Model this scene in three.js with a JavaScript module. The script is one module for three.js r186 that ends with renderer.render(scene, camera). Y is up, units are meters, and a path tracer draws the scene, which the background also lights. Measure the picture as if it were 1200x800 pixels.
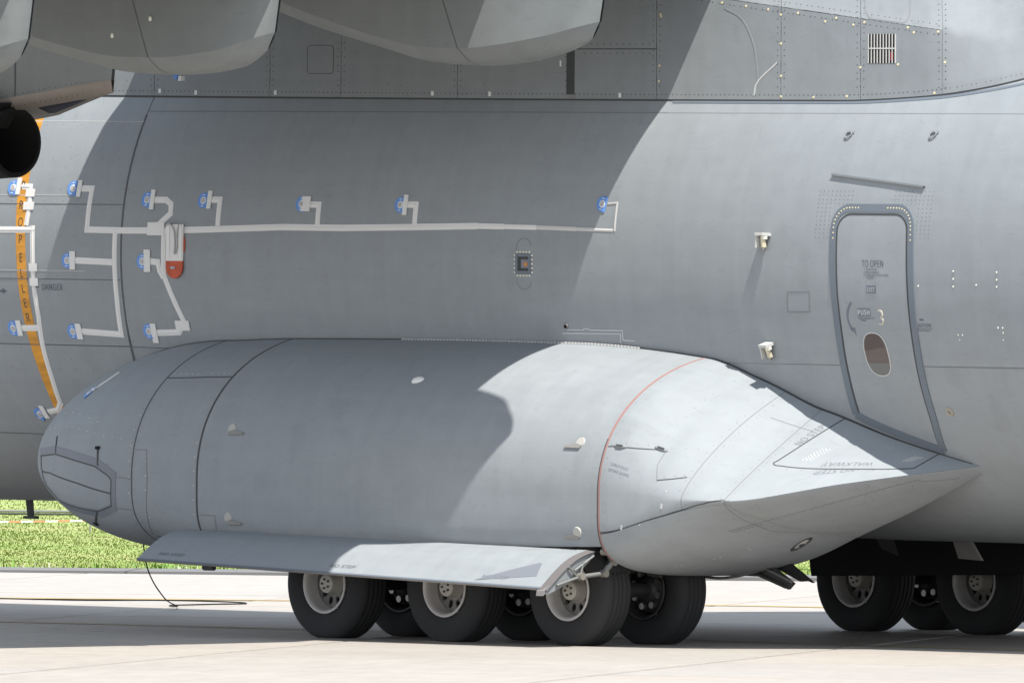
import * as THREE from 'three';
import { mergeGeometries } from 'three/addons/utils/BufferGeometryUtils.js';
import { FontLoader } from 'three/addons/loaders/FontLoader.js';

// ---------------------------------------------------------------- camera, sky, sun, exposure
const scene = new THREE.Scene();
const camera = new THREE.PerspectiveCamera(2.1399, 1024 / 682, 20, 6000);
camera.position.set(125.5018, 4.3755, 124.7714);
camera.up.set(-0.010864, 0.999941, -0.000823);
camera.lookAt(camera.position.clone().add(new THREE.Vector3(-70.708263, -0.826418, -70.708263)));

const SUN = new THREE.Vector3(.445, 1, .12).normalize();
const skyTexture = (() => {                                          // hazy summer sky, brighter towards the horizon and round the sun
  const w = 512, h = 256, d = new Float32Array(w * h * 4), v = new THREE.Vector3();
  for (let j = 0; j < h; j++) for (let i = 0; i < w; i++) {
    const th = (j + .5) / h * Math.PI - Math.PI / 2, ph = (i + .5) / w * 2 * Math.PI - Math.PI;
    v.set(Math.cos(th) * Math.cos(ph), Math.sin(th), -Math.cos(th) * Math.sin(ph));
    const up = Math.max(0, v.y), k = Math.pow(1 - up, 3.2), g = Math.pow(Math.max(0, v.x * SUN.x + v.y * SUN.y + Math.abs(v.z) * SUN.z), 14) * .22, o = (j * w + i) * 4;
    d[o] = .28 + .78 * k + g; d[o + 1] = .345 + .75 * k + g; d[o + 2] = .45 + .70 * k + g * .95; d[o + 3] = 1;
    if (v.y < 0) { const f = Math.min(1, -v.y * 12); for (let c = 0; c < 3; c++) d[o + c] *= 1 - .6 * f; }
  }
  const t = new THREE.DataTexture(d, w, h, THREE.RGBAFormat, THREE.FloatType);
  t.mapping = THREE.EquirectangularReflectionMapping; t.magFilter = THREE.LinearFilter; t.needsUpdate = true;
  return t;
})();
scene.background = skyTexture; scene.environment = skyTexture;

const sun = new THREE.DirectionalLight(new THREE.Color(1, .965, .9), 3.8);
sun.position.copy(SUN).multiplyScalar(80); sun.target.position.set(-1, 0, -3);
sun.castShadow = true; sun.shadow.mapSize.set(4096, 4096); sun.shadow.radius = 1;
Object.assign(sun.shadow.camera, { left: -26, right: 26, top: 26, bottom: -26, near: 10, far: 160 });
scene.add(sun, sun.target);

const renderer = new THREE.WebGLRenderer({ antialias: true });
renderer.toneMapping = THREE.LinearToneMapping;
renderer.toneMappingExposure = 1.92;
renderer.shadowMap.enabled = true;

// ---- surfaces of the aircraft: x runs aft, y up, z outboard (towards the viewer's side); metres ----
const PI = Math.PI, clamp = (v, a, b) => Math.min(b, Math.max(a, v)), lerp = (a, b, t) => a + (b - a) * t;
const sstep = (a, b, v) => { const t = clamp((v - a) / (b - a), 0, 1); return t * t * (3 - 2 * t); };
function pchip(xs, ys) {                                            // monotone cubic through a table
  const n = xs.length, d = [], m = [];
  for (let i = 0; i < n - 1; i++) d.push((ys[i + 1] - ys[i]) / (xs[i + 1] - xs[i]));
  for (let i = 0; i < n; i++) m.push(i === 0 ? d[0] : i === n - 1 ? d[n - 2] : d[i - 1] * d[i] <= 0 ? 0 : 2 * d[i - 1] * d[i] / (d[i - 1] + d[i]));
  return (x) => {
    if (x <= xs[0]) return ys[0]; if (x >= xs[n - 1]) return ys[n - 1];
    let i = 0; while (x > xs[i + 1]) i++;
    const h = xs[i + 1] - xs[i], t = (x - xs[i]) / h, t2 = t * t, t3 = t2 * t;
    return ys[i] * (2 * t3 - 3 * t2 + 1) + m[i] * h * (t3 - 2 * t2 + t) + ys[i + 1] * (3 * t2 - 2 * t3) + m[i + 1] * h * (t3 - t2);
  };
}
const ZC = -4.42, HC = 3.75, RF = 2.82;
const fusScale = pchip([-21, -20.4, -18.5, -15, -12, 7.5, 14, 20, 24], [0.02, 0.3, 0.72, 0.97, 1, 1, 0.82, 0.45, 0.12]);
const fusMid = pchip([-21, -18, -13, 7.5, 14, 20, 24], [-0.9, -0.5, 0, 0, 0.45, 1.3, 1.9]);
const belly = (x) => lerp(2.59, 2.77, clamp((x + 10) / 12, 0, 1));
// fuselage: u = x, v = angle from the horizontal, 0 at the near side, positive up
function fuselageAt(x, a) {
  const s = fusScale(x), c = Math.cos(a), n = Math.sin(a), m = HC + fusMid(x);
  if (n >= 0) return [x, m + RF * s * n, ZC + RF * s * c];
  const p = 2 / 2.12;
  return [x, m - belly(x) * s * Math.pow(-n, p), ZC + RF * s * Math.sign(c) * Math.pow(Math.abs(c), p)];
}
const SPX = [-4.9, -4, -2, 0, 1.7, 2.3, 3.05, 3.8, 4.74];
const spZ = pchip(SPX, [-.42, -.39, -.33, -.29, -.27, -.34, -.62, -1.44, -2.385]);
const spM = pchip(SPX, [1.50, 1.50, 1.48, 1.46, 1.45, 1.43, 1.41, 1.58, 1.765]);
const spT = pchip(SPX, [2.93, 2.96, 2.97, 2.95, 2.82, 2.70, 2.54, 2.19, 1.80]);
const spB = pchip(SPX, [.72, .68, .66, .66, .66, .77, 1.06, 1.33, 1.72]);
const spNT = pchip(SPX, [2.2, 2.2, 2.2, 2.2, 2.15, 1.6, 1.06, 1.03, 1.0]);
const spNB = pchip(SPX, [3.2, 4.2, 5, 5, 4.5, 3.0, 1.38, 1.2, 1.1]);
const ZIN = -2.45;
function sponsonSection(x) {
  if (x < -4.9) {
    const s = Math.sqrt(Math.max(0, 1 - ((x + 4.9) / 2.45) ** 2));
    return { zo: -1.7 + 1.28 * s, m: lerp(1.75, 1.5, s), t: lerp(1.75, 2.93, s), b: lerp(1.75, .72, s), nt: 2.2, nb: lerp(2, 3.2, s * s) };
  }
  return { zo: spZ(x), m: spM(x), t: spT(x), b: spB(x), nt: spNT(x), nb: spNB(x) };
}
// sponson: u = x, v = angle round the section, 0 at the top against the fuselage, PI / 2 at the widest, PI underneath
function sponsonAt(x, v) {
  const q = sponsonSection(x), s = Math.sin(v), c = Math.cos(v), p = 2 / (c >= 0 ? q.nt : q.nb);
  return [x, c >= 0 ? q.m + (q.t - q.m) * Math.pow(c, p) : q.m - (q.m - q.b) * Math.pow(-c, p), ZIN + (q.zo - ZIN) * Math.pow(Math.max(0, s), p)];
}
// fairing between wing and fuselage: u = x, v = height
const wfTop = (x) => 6.24 - .105 * (x - 1.7), wfLow = pchip([-9, -6.6, 3.2, 4.3, 5, 6.2, 8], [5.33, 5.30, 5.27, 5.31, 5.38, 5.6, 6.1]);
function wingFairingAt(x, h) {
  const low = wfLow(x), over = Math.max(0, h - wfTop(x)) * (x > 1.5 ? sstep(1.5, 2.2, x) : 0), t = sstep(4.3, 5.8, x);
  const z = ZC + Math.sqrt(RF * RF - (low - HC) ** 2) + .016 - .14 * (h - low) - lerp(.5 * over, .42 * Math.max(0, h - low), t);
  return [x + z + 2.0, h, z];                                        // edges are raked with the lean
}

// ---------------------------------------------------------------- helpers
let seed = 20100608;
const rnd = () => { seed = (seed + 0x6d2b79f5) | 0; let t = Math.imul(seed ^ (seed >>> 15), 1 | seed); t = (t + Math.imul(t ^ (t >>> 7), 61 | t)) ^ t; return ((t ^ (t >>> 14)) >>> 0) / 4294967296; };
const taken = new Map();
function numbered(name) { const n = taken.get(name) ?? 0; taken.set(name, n + 1); return n ? `${name}_${String(n).padStart(3, '0')}` : name; }
function part(name, geometry, material, parent, label) {
  const m = new THREE.Mesh(geometry, material); m.name = parent ? name : numbered(name);
  m.castShadow = m.receiveShadow = true; (parent ?? scene).add(m);
  if (label) m.userData.label = label;
  return m;
}
function tag(o, label, category, group) { o.userData.label = label; o.userData.category = category; if (group) o.userData.group = group; return o; }
function base(name, p) { const g = new THREE.Group(); g.name = numbered(name); g.position.set(...p); scene.add(g); return g; }
function copies(name, geometry, material, list, parent) {            // many small equal pieces of one part
  const m = new THREE.InstancedMesh(geometry, material, list.length); list.forEach((t, i) => m.setMatrixAt(i, t));
  m.name = name; m.userData.kind = 'stuff'; m.castShadow = m.receiveShadow = true; parent.add(m); return m;
}
function geo(pos, idx, uv, nor) {
  const g = new THREE.BufferGeometry(); g.setAttribute('position', new THREE.Float32BufferAttribute(pos, 3));
  g.setAttribute('uv', new THREE.Float32BufferAttribute(uv ?? new Float32Array(pos.length / 3 * 2), 2)); g.setIndex(idx);
  if (nor) g.setAttribute('normal', new THREE.Float32BufferAttribute(nor, 3)); else g.computeVertexNormals();
  return g;
}
function grid(fn, nu, nv, flip) {                                    // fn(i / nu, j / nv) -> { p, uv }
  const pos = [], uv = [], idx = [];
  for (let j = 0; j <= nv; j++) for (let i = 0; i <= nu; i++) { const r = fn(i / nu, j / nv); pos.push(...r.p); uv.push(...r.uv); }
  for (let j = 0; j < nv; j++) for (let i = 0; i < nu; i++) {
    const a = j * (nu + 1) + i, b = a + 1, c = a + nu + 1, e = c + 1;
    flip ? idx.push(a, c, b, b, c, e) : idx.push(a, b, c, b, e, c);
  }
  return geo(pos, idx, uv);
}
const sub3 = (a, b) => [a[0] - b[0], a[1] - b[1], a[2] - b[2]], add3 = (a, b, s = 1) => [a[0] + b[0] * s, a[1] + b[1] * s, a[2] + b[2] * s];
const cross = (a, b) => [a[1] * b[2] - a[2] * b[1], a[2] * b[0] - a[0] * b[2], a[0] * b[1] - a[1] * b[0]], len = (a) => Math.hypot(...a), unit = (a) => { const l = len(a) || 1; return a.map((x) => x / l); };
// a surface: at(u, v), turned outwards; vScale is metres per unit of v
function surface(at, sign) {
  const e = 2e-3;
  const normal = (u, v) => unit(cross(sub3(at(u + e, v), at(u - e, v)), sub3(at(u, v + e), at(u, v - e))).map((x) => x * sign));
  return { at, sign, normal, off: (u, v, d) => add3(at(u, v), normal(u, v), d), vScale: (u, v) => len(sub3(at(u, v + e), at(u, v - e))) / (2 * e), uScale: (u, v) => len(sub3(at(u + e, v), at(u - e, v))) / (2 * e) };
}
const mirrored = (at) => (u, v) => { const p = at(u, v); return [p[0], p[1], 2 * ZC - p[2]]; };
const FUS = surface(fuselageAt, 1), SPON = surface(sponsonAt, -1), FAIR = surface(wingFairingAt, 1);
const FARSPON = surface(mirrored((x, v) => { const p = sponsonAt(x, v); p[1] = Math.max(p[1], .84); return p; }), 1);
// a skin panel standing d proud of its shell, with turned-down edges
function panel(S, u0, u1, v0, v1, nu, nv, d = .005, drop = .02) {
  const us = [0], vs = [0]; for (let i = 0; i <= nu; i++) us.push(i / nu); for (let j = 0; j <= nv; j++) vs.push(j / nv); us.push(1); vs.push(1);
  const NU = us.length - 1, NV = vs.length - 1, arc = [0], um = (u0 + u1) / 2;
  for (let j = 1; j <= NV; j++) arc.push(arc[j - 1] + len(sub3(S.at(um, lerp(v0, v1, vs[j])), S.at(um, lerp(v0, v1, vs[j - 1])))));
  const a0 = S === FUS ? v0 * 2.8 : S === SPON ? v0 * 1.3 : v0, pos = [], uv = [], idx = [], nor = [];
  for (let j = 0; j <= NV; j++) for (let i = 0; i <= NU; i++) {
    const u = lerp(u0, u1, us[i]), v = lerp(v0, v1, vs[j]), edge = i === 0 || j === 0 || i === NU || j === NV;
    pos.push(...S.off(u, v, edge ? d - drop : d)); uv.push(u / 4, (a0 + arc[j]) / 4); nor.push(...S.normal(u, v));
  }
  for (let j = 0; j < NV; j++) for (let i = 0; i < NU; i++) {
    const a = j * (NU + 1) + i, b = a + 1, c = a + NU + 1, e = c + 1;
    S.sign < 0 ? idx.push(a, c, b, b, c, e) : idx.push(a, b, c, b, e, c);
  }
  return geo(pos, idx, uv, nor);
}
function resample(S, pts, step) {
  const P = pts.map((p) => S.at(...p)), out = [];
  for (let i = 0; i < pts.length - 1; i++) {
    const l = len(sub3(P[i + 1], P[i])), n = Math.max(1, Math.ceil(l / step));
    for (let k = 0; k < n; k++) out.push([lerp(pts[i][0], pts[i + 1][0], k / n), lerp(pts[i][1], pts[i + 1][1], k / n)]);
  }
  out.push(pts[pts.length - 1]); return out;
}
function smoothPath(pts, n = 6) {                                     // rounds a coarse path
  if (pts.length < 3) return pts;
  const c = new THREE.CatmullRomCurve3(pts.map((p) => new THREE.Vector3(p[0], p[1], 0)), false, 'centripetal');
  return c.getPoints((pts.length - 1) * n).map((p) => [p.x, p.y]);
}
// a strip stuck on a surface along a path; profile = [[across (-1..1), height], ...]
function strip(S, pts, w, d = .006, t = .002, profile, close = false, step = .07) {
  const q = resample(S, pts, step), P = q.map((p) => S.at(...p)), N = q.map((p) => S.normal(...p)), n = q.length;
  const pr = profile ?? [[-1, -.004], [-1, t], [1, t], [1, -.004]], pos = [], uv = [], idx = []; let run = 0;
  for (let i = 0; i < n; i++) {
    const a = unit(sub3(P[i], P[close && i === 0 ? n - 2 : Math.max(0, i - 1)])), b = unit(sub3(P[close && i === n - 1 ? 1 : Math.min(n - 1, i + 1)], P[i]));
    const A = i === 0 && !close ? b : a, B = i === n - 1 && !close ? a : b, T = unit(add3(A, B)), side = unit(cross(N[i], T));
    const mitre = 1 / Math.max(.45, Math.sqrt(Math.max(0, (1 + A[0] * B[0] + A[1] * B[1] + A[2] * B[2]) / 2)));
    if (i) run += len(sub3(P[i], P[i - 1]));
    pr.forEach(([x, y], k) => { pos.push(...add3(add3(P[i], side, x * w / 2 * mitre), N[i], d + y)); uv.push(run * 1.5, k * w / (pr.length - 1)); });
  }
  const m = pr.length;
  for (let i = 0; i < n - 1; i++) for (let k = 0; k < m - 1; k++) { const a = i * m + k, b = a + 1, c = a + m, e = c + 1; idx.push(a, b, c, b, e, c); }
  const flat = geo(pos, idx, uv).toNonIndexed(); flat.computeVertexNormals(); return profile && profile.smooth ? geo(pos, idx, uv) : flat;
}
// a small sheet between four corners [u, v] on a surface
function sheet(S, c, d = .006, t = .003, nu = 4, nv = 4) {
  const f = (i, j) => [0, 1].map((k) => lerp(lerp(c[0][k], c[1][k], i), lerp(c[3][k], c[2][k], i), j));
  const us = [0, ...Array.from({ length: nu + 1 }, (_, i) => i / nu), 1], vs = [0, ...Array.from({ length: nv + 1 }, (_, i) => i / nv), 1], NU = us.length - 1, NV = vs.length - 1, pos = [], uv = [], idx = [], nor = [];
  for (let j = 0; j <= NV; j++) for (let i = 0; i <= NU; i++) {
    const [u, v] = f(us[i], vs[j]), edge = i === 0 || j === 0 || i === NU || j === NV;
    pos.push(...S.off(u, v, edge ? d - .004 : d + t)); uv.push(us[i], vs[j]); nor.push(...S.normal(u, v));
  }
  const A = S.at(...f(0, 0)), n = cross(sub3(S.at(...f(1, 0)), A), sub3(S.at(...f(0, 1)), A)), N = S.normal(...f(.5, .5)), same = n[0] * N[0] + n[1] * N[1] + n[2] * N[2] > 0;
  for (let j = 0; j < NV; j++) for (let i = 0; i < NU; i++) { const a = j * (NU + 1) + i, b = a + 1, q = a + NU + 1, e = q + 1; same ? idx.push(a, b, q, b, e, q) : idx.push(a, q, b, b, q, e); }
  return geo(pos, idx, uv, nor);
}
const box4 = (S, u, v, w, h) => { const a = w / 2 / S.uScale(u, v), b = h / 2 / S.vScale(u, v); return [[u - a, v - b], [u + a, v - b], [u + a, v + b], [u - a, v + b]]; };
// frame standing on a surface: z outwards, y as near up as it goes
function frameAt(S, u, v, d = 0, roll = 0) {
  const n = new THREE.Vector3(...S.normal(u, v)), x = new THREE.Vector3(1, 0, 0); x.addScaledVector(n, -x.dot(n)).normalize();
  const y = new THREE.Vector3().crossVectors(n, x), m = new THREE.Matrix4().makeBasis(x, y, n); m.multiply(new THREE.Matrix4().makeRotationZ(roll));
  return m.setPosition(...S.off(u, v, d));
}
function rivetRow(S, pts, gap, d, out, r = 1) {
  const q = resample(S, pts, .03), P = q.map((p) => S.at(...p)); let acc = gap * .5;
  for (let i = 1; i < q.length; i++) {
    const l = len(sub3(P[i], P[i - 1])); acc += l;
    if (acc >= gap) { acc -= gap; out.push(frameAt(S, q[i][0], q[i][1], d).multiply(new THREE.Matrix4().makeScale(r, r, 1))); }
  }
}
const rivetGeometry = new THREE.CylinderGeometry(.0048, .006, .003, 7).rotateX(PI / 2);
const font = await new FontLoader().loadAsync('fonts/droid/droid_sans_regular.typeface.json');
const fontBold = await new FontLoader().loadAsync('fonts/droid/droid_sans_bold.typeface.json');
// letters laid on a surface: size in metres, turned by roll
function lettering(S, text, u, v, size, { d = .0075, roll = 0, bold = false, stretch = 1 } = {}) {
  const g = new THREE.ShapeGeometry((bold ? fontBold : font).generateShapes(text, size), 3); g.computeBoundingBox();
  const b = g.boundingBox, cx = (b.min.x + b.max.x) / 2, cy = (b.min.y + b.max.y) / 2, a = g.attributes.position, us = S.uScale(u, v), vs = S.vScale(u, v) * (S.sign < 0 ? -1 : 1);
  for (let i = 0; i < a.count; i++) {
    const x = (a.getX(i) - cx) * stretch, y = a.getY(i) - cy, X = x * Math.cos(roll) - y * Math.sin(roll), Y = x * Math.sin(roll) + y * Math.cos(roll);
    a.setXYZ(i, ...S.off(u + X / us, v + Y / vs, d));
  }
  g.computeVertexNormals(); return g;
}
function tube(pts, r, seg = 6, n) { return new THREE.TubeGeometry(new THREE.CatmullRomCurve3(pts.map((p) => new THREE.Vector3(...p)), false, 'centripetal'), n ?? Math.max(8, pts.length * 5), r, seg, false); }
function bar(a, b, r, seg = 8, r2 = r) {
  const A = new THREE.Vector3(...a), B = new THREE.Vector3(...b), l = A.distanceTo(B), g = new THREE.CylinderGeometry(r2, r, l, seg);
  g.applyQuaternion(new THREE.Quaternion().setFromUnitVectors(new THREE.Vector3(0, 1, 0), B.clone().sub(A).normalize())); g.translate(...A.add(B).multiplyScalar(.5).toArray()); return g;
}
function plate(points, dir, thick) {                                  // a thin plate with the given corners, thickened along dir
  const pos = [], n = points.length, idx = []; const d = unit(dir).map((x) => x * thick);
  points.forEach((p) => pos.push(...p)); points.forEach((p) => pos.push(...add3(p, d)));
  for (let i = 1; i < n - 1; i++) idx.push(0, i, i + 1, n, n + i + 1, n + i);
  for (let i = 0; i < n; i++) { const j = (i + 1) % n; idx.push(i, i + n, j, j, i + n, j + n); }
  const g = geo(pos, idx).toNonIndexed(); g.computeVertexNormals(); return g;
}
const merge = (list) => mergeGeometries(list.map((g) => { const q = g.index ? g.toNonIndexed() : g; for (const k of Object.keys(q.attributes)) if (!['position', 'normal', 'uv'].includes(k)) q.deleteAttribute(k); return q; }));

// ---------------------------------------------------------------- textures and materials
function lattice(n, s) { const a = new Float32Array(n * n); let t = s; for (let i = 0; i < n * n; i++) { t = (Math.imul(t, 1664525) + 1013904223) | 0; a[i] = (t >>> 8) / 16777216; } return a; }
function tileNoise(nx, ny, s) {                                       // repeats over 0..1
  const N = 256, a = lattice(N, s);
  return (x, y) => {
    x *= nx; y *= ny; const xi = Math.floor(x), yi = Math.floor(y), f = x - xi, g = y - yi, u = f * f * (3 - 2 * f), w = g * g * (3 - 2 * g);
    const m = (i, j) => a[((((j % ny) + ny) % ny) % N) * N + ((((i % nx) + nx) % nx) % N)];
    return lerp(lerp(m(xi, yi), m(xi + 1, yi), u), lerp(m(xi, yi + 1), m(xi + 1, yi + 1), u), w);
  };
}
function fbm(nx, ny, s, oct = 4) { const l = []; for (let i = 0; i < oct; i++) l.push(tileNoise(nx << i, ny << i, s + i * 77)); return (x, y) => { let v = 0, a = .5, t = 0; for (const f of l) { v += f(x, y) * a; t += a; a *= .55; } return v / t; }; }
function texture(n, fn, srgb = true, m = n) {
  const d = new Uint8Array(n * m * 4);
  for (let j = 0; j < m; j++) for (let i = 0; i < n; i++) { const c = fn((i + .5) / n, (j + .5) / m, i, j), o = (j * n + i) * 4; for (let k = 0; k < 3; k++) d[o + k] = clamp(Math.round((Array.isArray(c) ? c[k] : c) * 255), 0, 255); d[o + 3] = 255; }
  const t = new THREE.DataTexture(d, n, m, THREE.RGBAFormat); if (srgb) t.colorSpace = THREE.SRGBColorSpace;
  t.magFilter = THREE.LinearFilter; t.minFilter = THREE.LinearMipmapLinearFilter; t.generateMipmaps = true; t.wrapS = t.wrapT = THREE.RepeatWrapping; t.anisotropy = 8; t.needsUpdate = true; return t;
}
// scuffs: many short thin scratches and stains drawn into a field
function scuffs(n, count, s, longest) {
  const f = new Float32Array(n * n); let t = s; const r = () => { t = (Math.imul(t, 1664525) + 1013904223) | 0; return (t >>> 8) / 16777216; };
  for (let k = 0; k < count; k++) {
    let x = r() * n, y = r() * n, a = (r() - .5) * 1.1 + (r() < .25 ? PI / 2 : 0); const l = 4 + r() * r() * longest, w = (r() - .35) * .9, bend = (r() - .5) * .02;
    for (let i = 0; i < l; i++) { const q = ((Math.floor(y) + n * 4) % n) * n + ((Math.floor(x) + n * 4) % n); const e = w * Math.sin(PI * i / l); f[q] += e; f[(q + 1) % (n * n)] += e * .8; f[(q + n) % (n * n)] += e * .6; x += Math.cos(a); y += Math.sin(a); a += bend; }
  }
  return f;
}
const N1 = fbm(3, 3, 11, 5), N2 = fbm(24, 24, 5, 4), N3 = fbm(2, 40, 91, 3), N4 = fbm(40, 2, 17, 3), SC = scuffs(1024, 1800, 77, 60);
const STN = fbm(9, 7, 881, 4), STG = fbm(60, 60, 331, 2);
const paintMap = texture(1024, (x, y, i, j) => { const v = .945 + (N1(x, y) - .5) * .03 + (N2(x, y) - .5) * .05 + (N3(x, y) - .5) * .03 + (N4(x, y) - .5) * .03 - clamp(SC[j * 1024 + i], -.5, 1) * .085 - sstep(.63, .72, STN(x, y)) * (.008 + .02 * STG(x, y)); return [v * .998, v, v * 1.002]; });
const paintRough = texture(512, (x, y) => [1, .8 + (N1(x, y) - .5) * .35 + (N2(x, y) - .5) * .25, 1], false);
const W1 = fbm(7, 5, 3, 3);
const paintBump = texture(512, (x, y) => .5 + .22 * Math.pow(Math.abs(Math.sin(PI * 8 * x)), .7) * (.6 + .8 * W1(x, y)) + (W1(x, y) - .5) * .35 + .1 * Math.abs(Math.sin(PI * 16 * y)), false);
const rgb = (r, g, b) => new THREE.Color().setRGB(r, g, b);
function paint(r, g, b, rough = .78, bump = .002) { return new THREE.MeshPhysicalMaterial({ color: rgb(r, g, b), map: paintMap, roughness: rough, roughnessMap: paintRough, bumpMap: paintBump, bumpScale: bump, side: THREE.DoubleSide, specularIntensity: .5 }); }
const mat = (r, g, b, rough = .6, metal = 0, extra = {}) => new THREE.MeshStandardMaterial({ color: rgb(r, g, b), roughness: rough, metalness: metal, side: THREE.DoubleSide, ...extra });
const grain = texture(256, (x, y) => .86 + (fbmG(x, y) - .5) * .28); function fbmG(x, y) { return (fbmG.f ??= fbm(12, 12, 41, 5))(x, y); }
const M = {
  skin: paint(.309, .333, .350), skinSponson: paint(.308, .331, .347), skinDark: paint(.27, .29, .30), fairing: paint(.272, .292, .303), primer: mat(.12, .13, .135, .7),
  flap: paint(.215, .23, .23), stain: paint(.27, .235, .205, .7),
  frame: mat(.135, .16, .19, .6), seal: mat(.05, .053, .055, .75), sealFaint: mat(.235, .25, .255, .7), sealMid: mat(.11, .115, .12, .75), sealDark: mat(.085, .09, .095, .75), sealPale2: mat(.42, .43, .43, .7), sealLight: mat(.19, .2, .205, .7), sealPale: mat(.5, .5, .49, .7), sealRed: mat(.30, .165, .15, .75),
  octFrame: mat(.17, .185, .21, .6), rivet: mat(.16, .175, .185, .5), rivetWhite: mat(.72, .7, .62, .6), rivetYellow: mat(.7, .6, .36, .6), inkSoft: mat(.145, .16, .18, .8), ink: mat(.1, .115, .14, .8), inkDark: mat(.035, .04, .055, .8), inkPale: mat(.48, .5, .52, .8),
  tapeMid: mat(.58, .575, .56, .8), tapeThin: mat(.47, .46, .45, .8), tape: mat(.72, .715, .70, .8), blue: mat(.11, .27, .64, .55), white: mat(.75, .75, .74, .55), greyDisc: mat(.42, .42, .42, .5), orange: mat(.85, .38, .03, .6, 0, { map: grain }), red: mat(.62, .085, .022, .6, 0, { map: grain }),
  tyre: mat(.024, .0243, .025, .85, 0, { bumpMap: grain, bumpScale: .003 }), rim: mat(.5, .48, .46, .5, .15), disc: mat(.15, .145, .135, .5, .3), hub: mat(.46, .44, .385, .5, .15), dark: mat(.012, .0125, .013, .9), darkMetal: mat(.06, .06, .062, .5, .4), steel: mat(.32, .31, .3, .4, .7), black: mat(.004, .004, .004, 1),
  glassBack: mat(.16, .13, .12, .8), glassGrey: mat(.22, .22, .21, .9), glass: new THREE.MeshPhysicalMaterial({ color: rgb(.8, .8, .8), roughness: .03, transmission: 1, thickness: 0, ior: 1.5, side: THREE.DoubleSide }),
  ventBar: mat(.5, .5, .48, .6), fixture: mat(.5, .5, .48, .6), brass: mat(.45, .34, .14, .35, .8), amber: mat(.5, .2, .05, .5), navy: mat(.02, .022, .035, .6),
};

// ---------------------------------------------------------------- the ground
const structure = (o) => { o.userData.kind = 'structure'; return o; };
const A0 = -32 * PI / 180, GA = [Math.cos(A0), Math.sin(A0)], GB = [-Math.sin(A0), Math.cos(A0)];   // slab axes in x, z
const K0 = [-23.8, -22.7], KD = unit([7.24, -5.65, 0]).slice(0, 2), KN = [KD[1], -KD[0]];             // edge of the grass; KN points to the grass
const onGround = (o, d, s, n) => [o[0] + d[0] * s + n[0] * 0, o[1] + d[1] * s];
const fieldMap = texture(512, (x, y) => { const v = .86 + (N2(x, y) - .5) * .16; return [v, v, v * .95]; });
fieldMap.repeat.set(1, 1);
{
  const g = new THREE.PlaneGeometry(6000, 6000, 4, 4).rotateX(-PI / 2); g.translate(0, -.08, 0); const u = g.attributes.uv; for (let i = 0; i < u.count; i++) u.setXY(i, u.getX(i) * 1500, u.getY(i) * 1500);
  structure(part('grass_field', g, mat(.39, .47, .17, .95, 0, { map: fieldMap })));
}
const n3 = [[0, 0], [0, 0]];
const slabTex = (s) => { const a = fbm(3, 3, s, 5), b = fbm(40, 40, s + 9, 3), c = fbm(30, 3, s + 31, 3); return texture(512, (x, y) => { const v = .93 + (a(x, y) - .5) * .07 + (b(x, y) - .5) * .10 + (c(x, y) - .5) * .05; return [v, v * .995, v * .985]; }); };
const slabMaps = [slabTex(101), slabTex(202), slabTex(303)];
const slabMats = []; for (let k = 0; k < 9; k++) { const f = .975 + rnd() * .05, w = (rnd() - .5) * .012; slabMats.push(mat((.42 + w) * f, .388 * f, (.357 - w) * f, .65, 0, { map: slabMaps[k % 3], bumpMap: slabMaps[k % 3], bumpScale: .003 })); }
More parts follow.
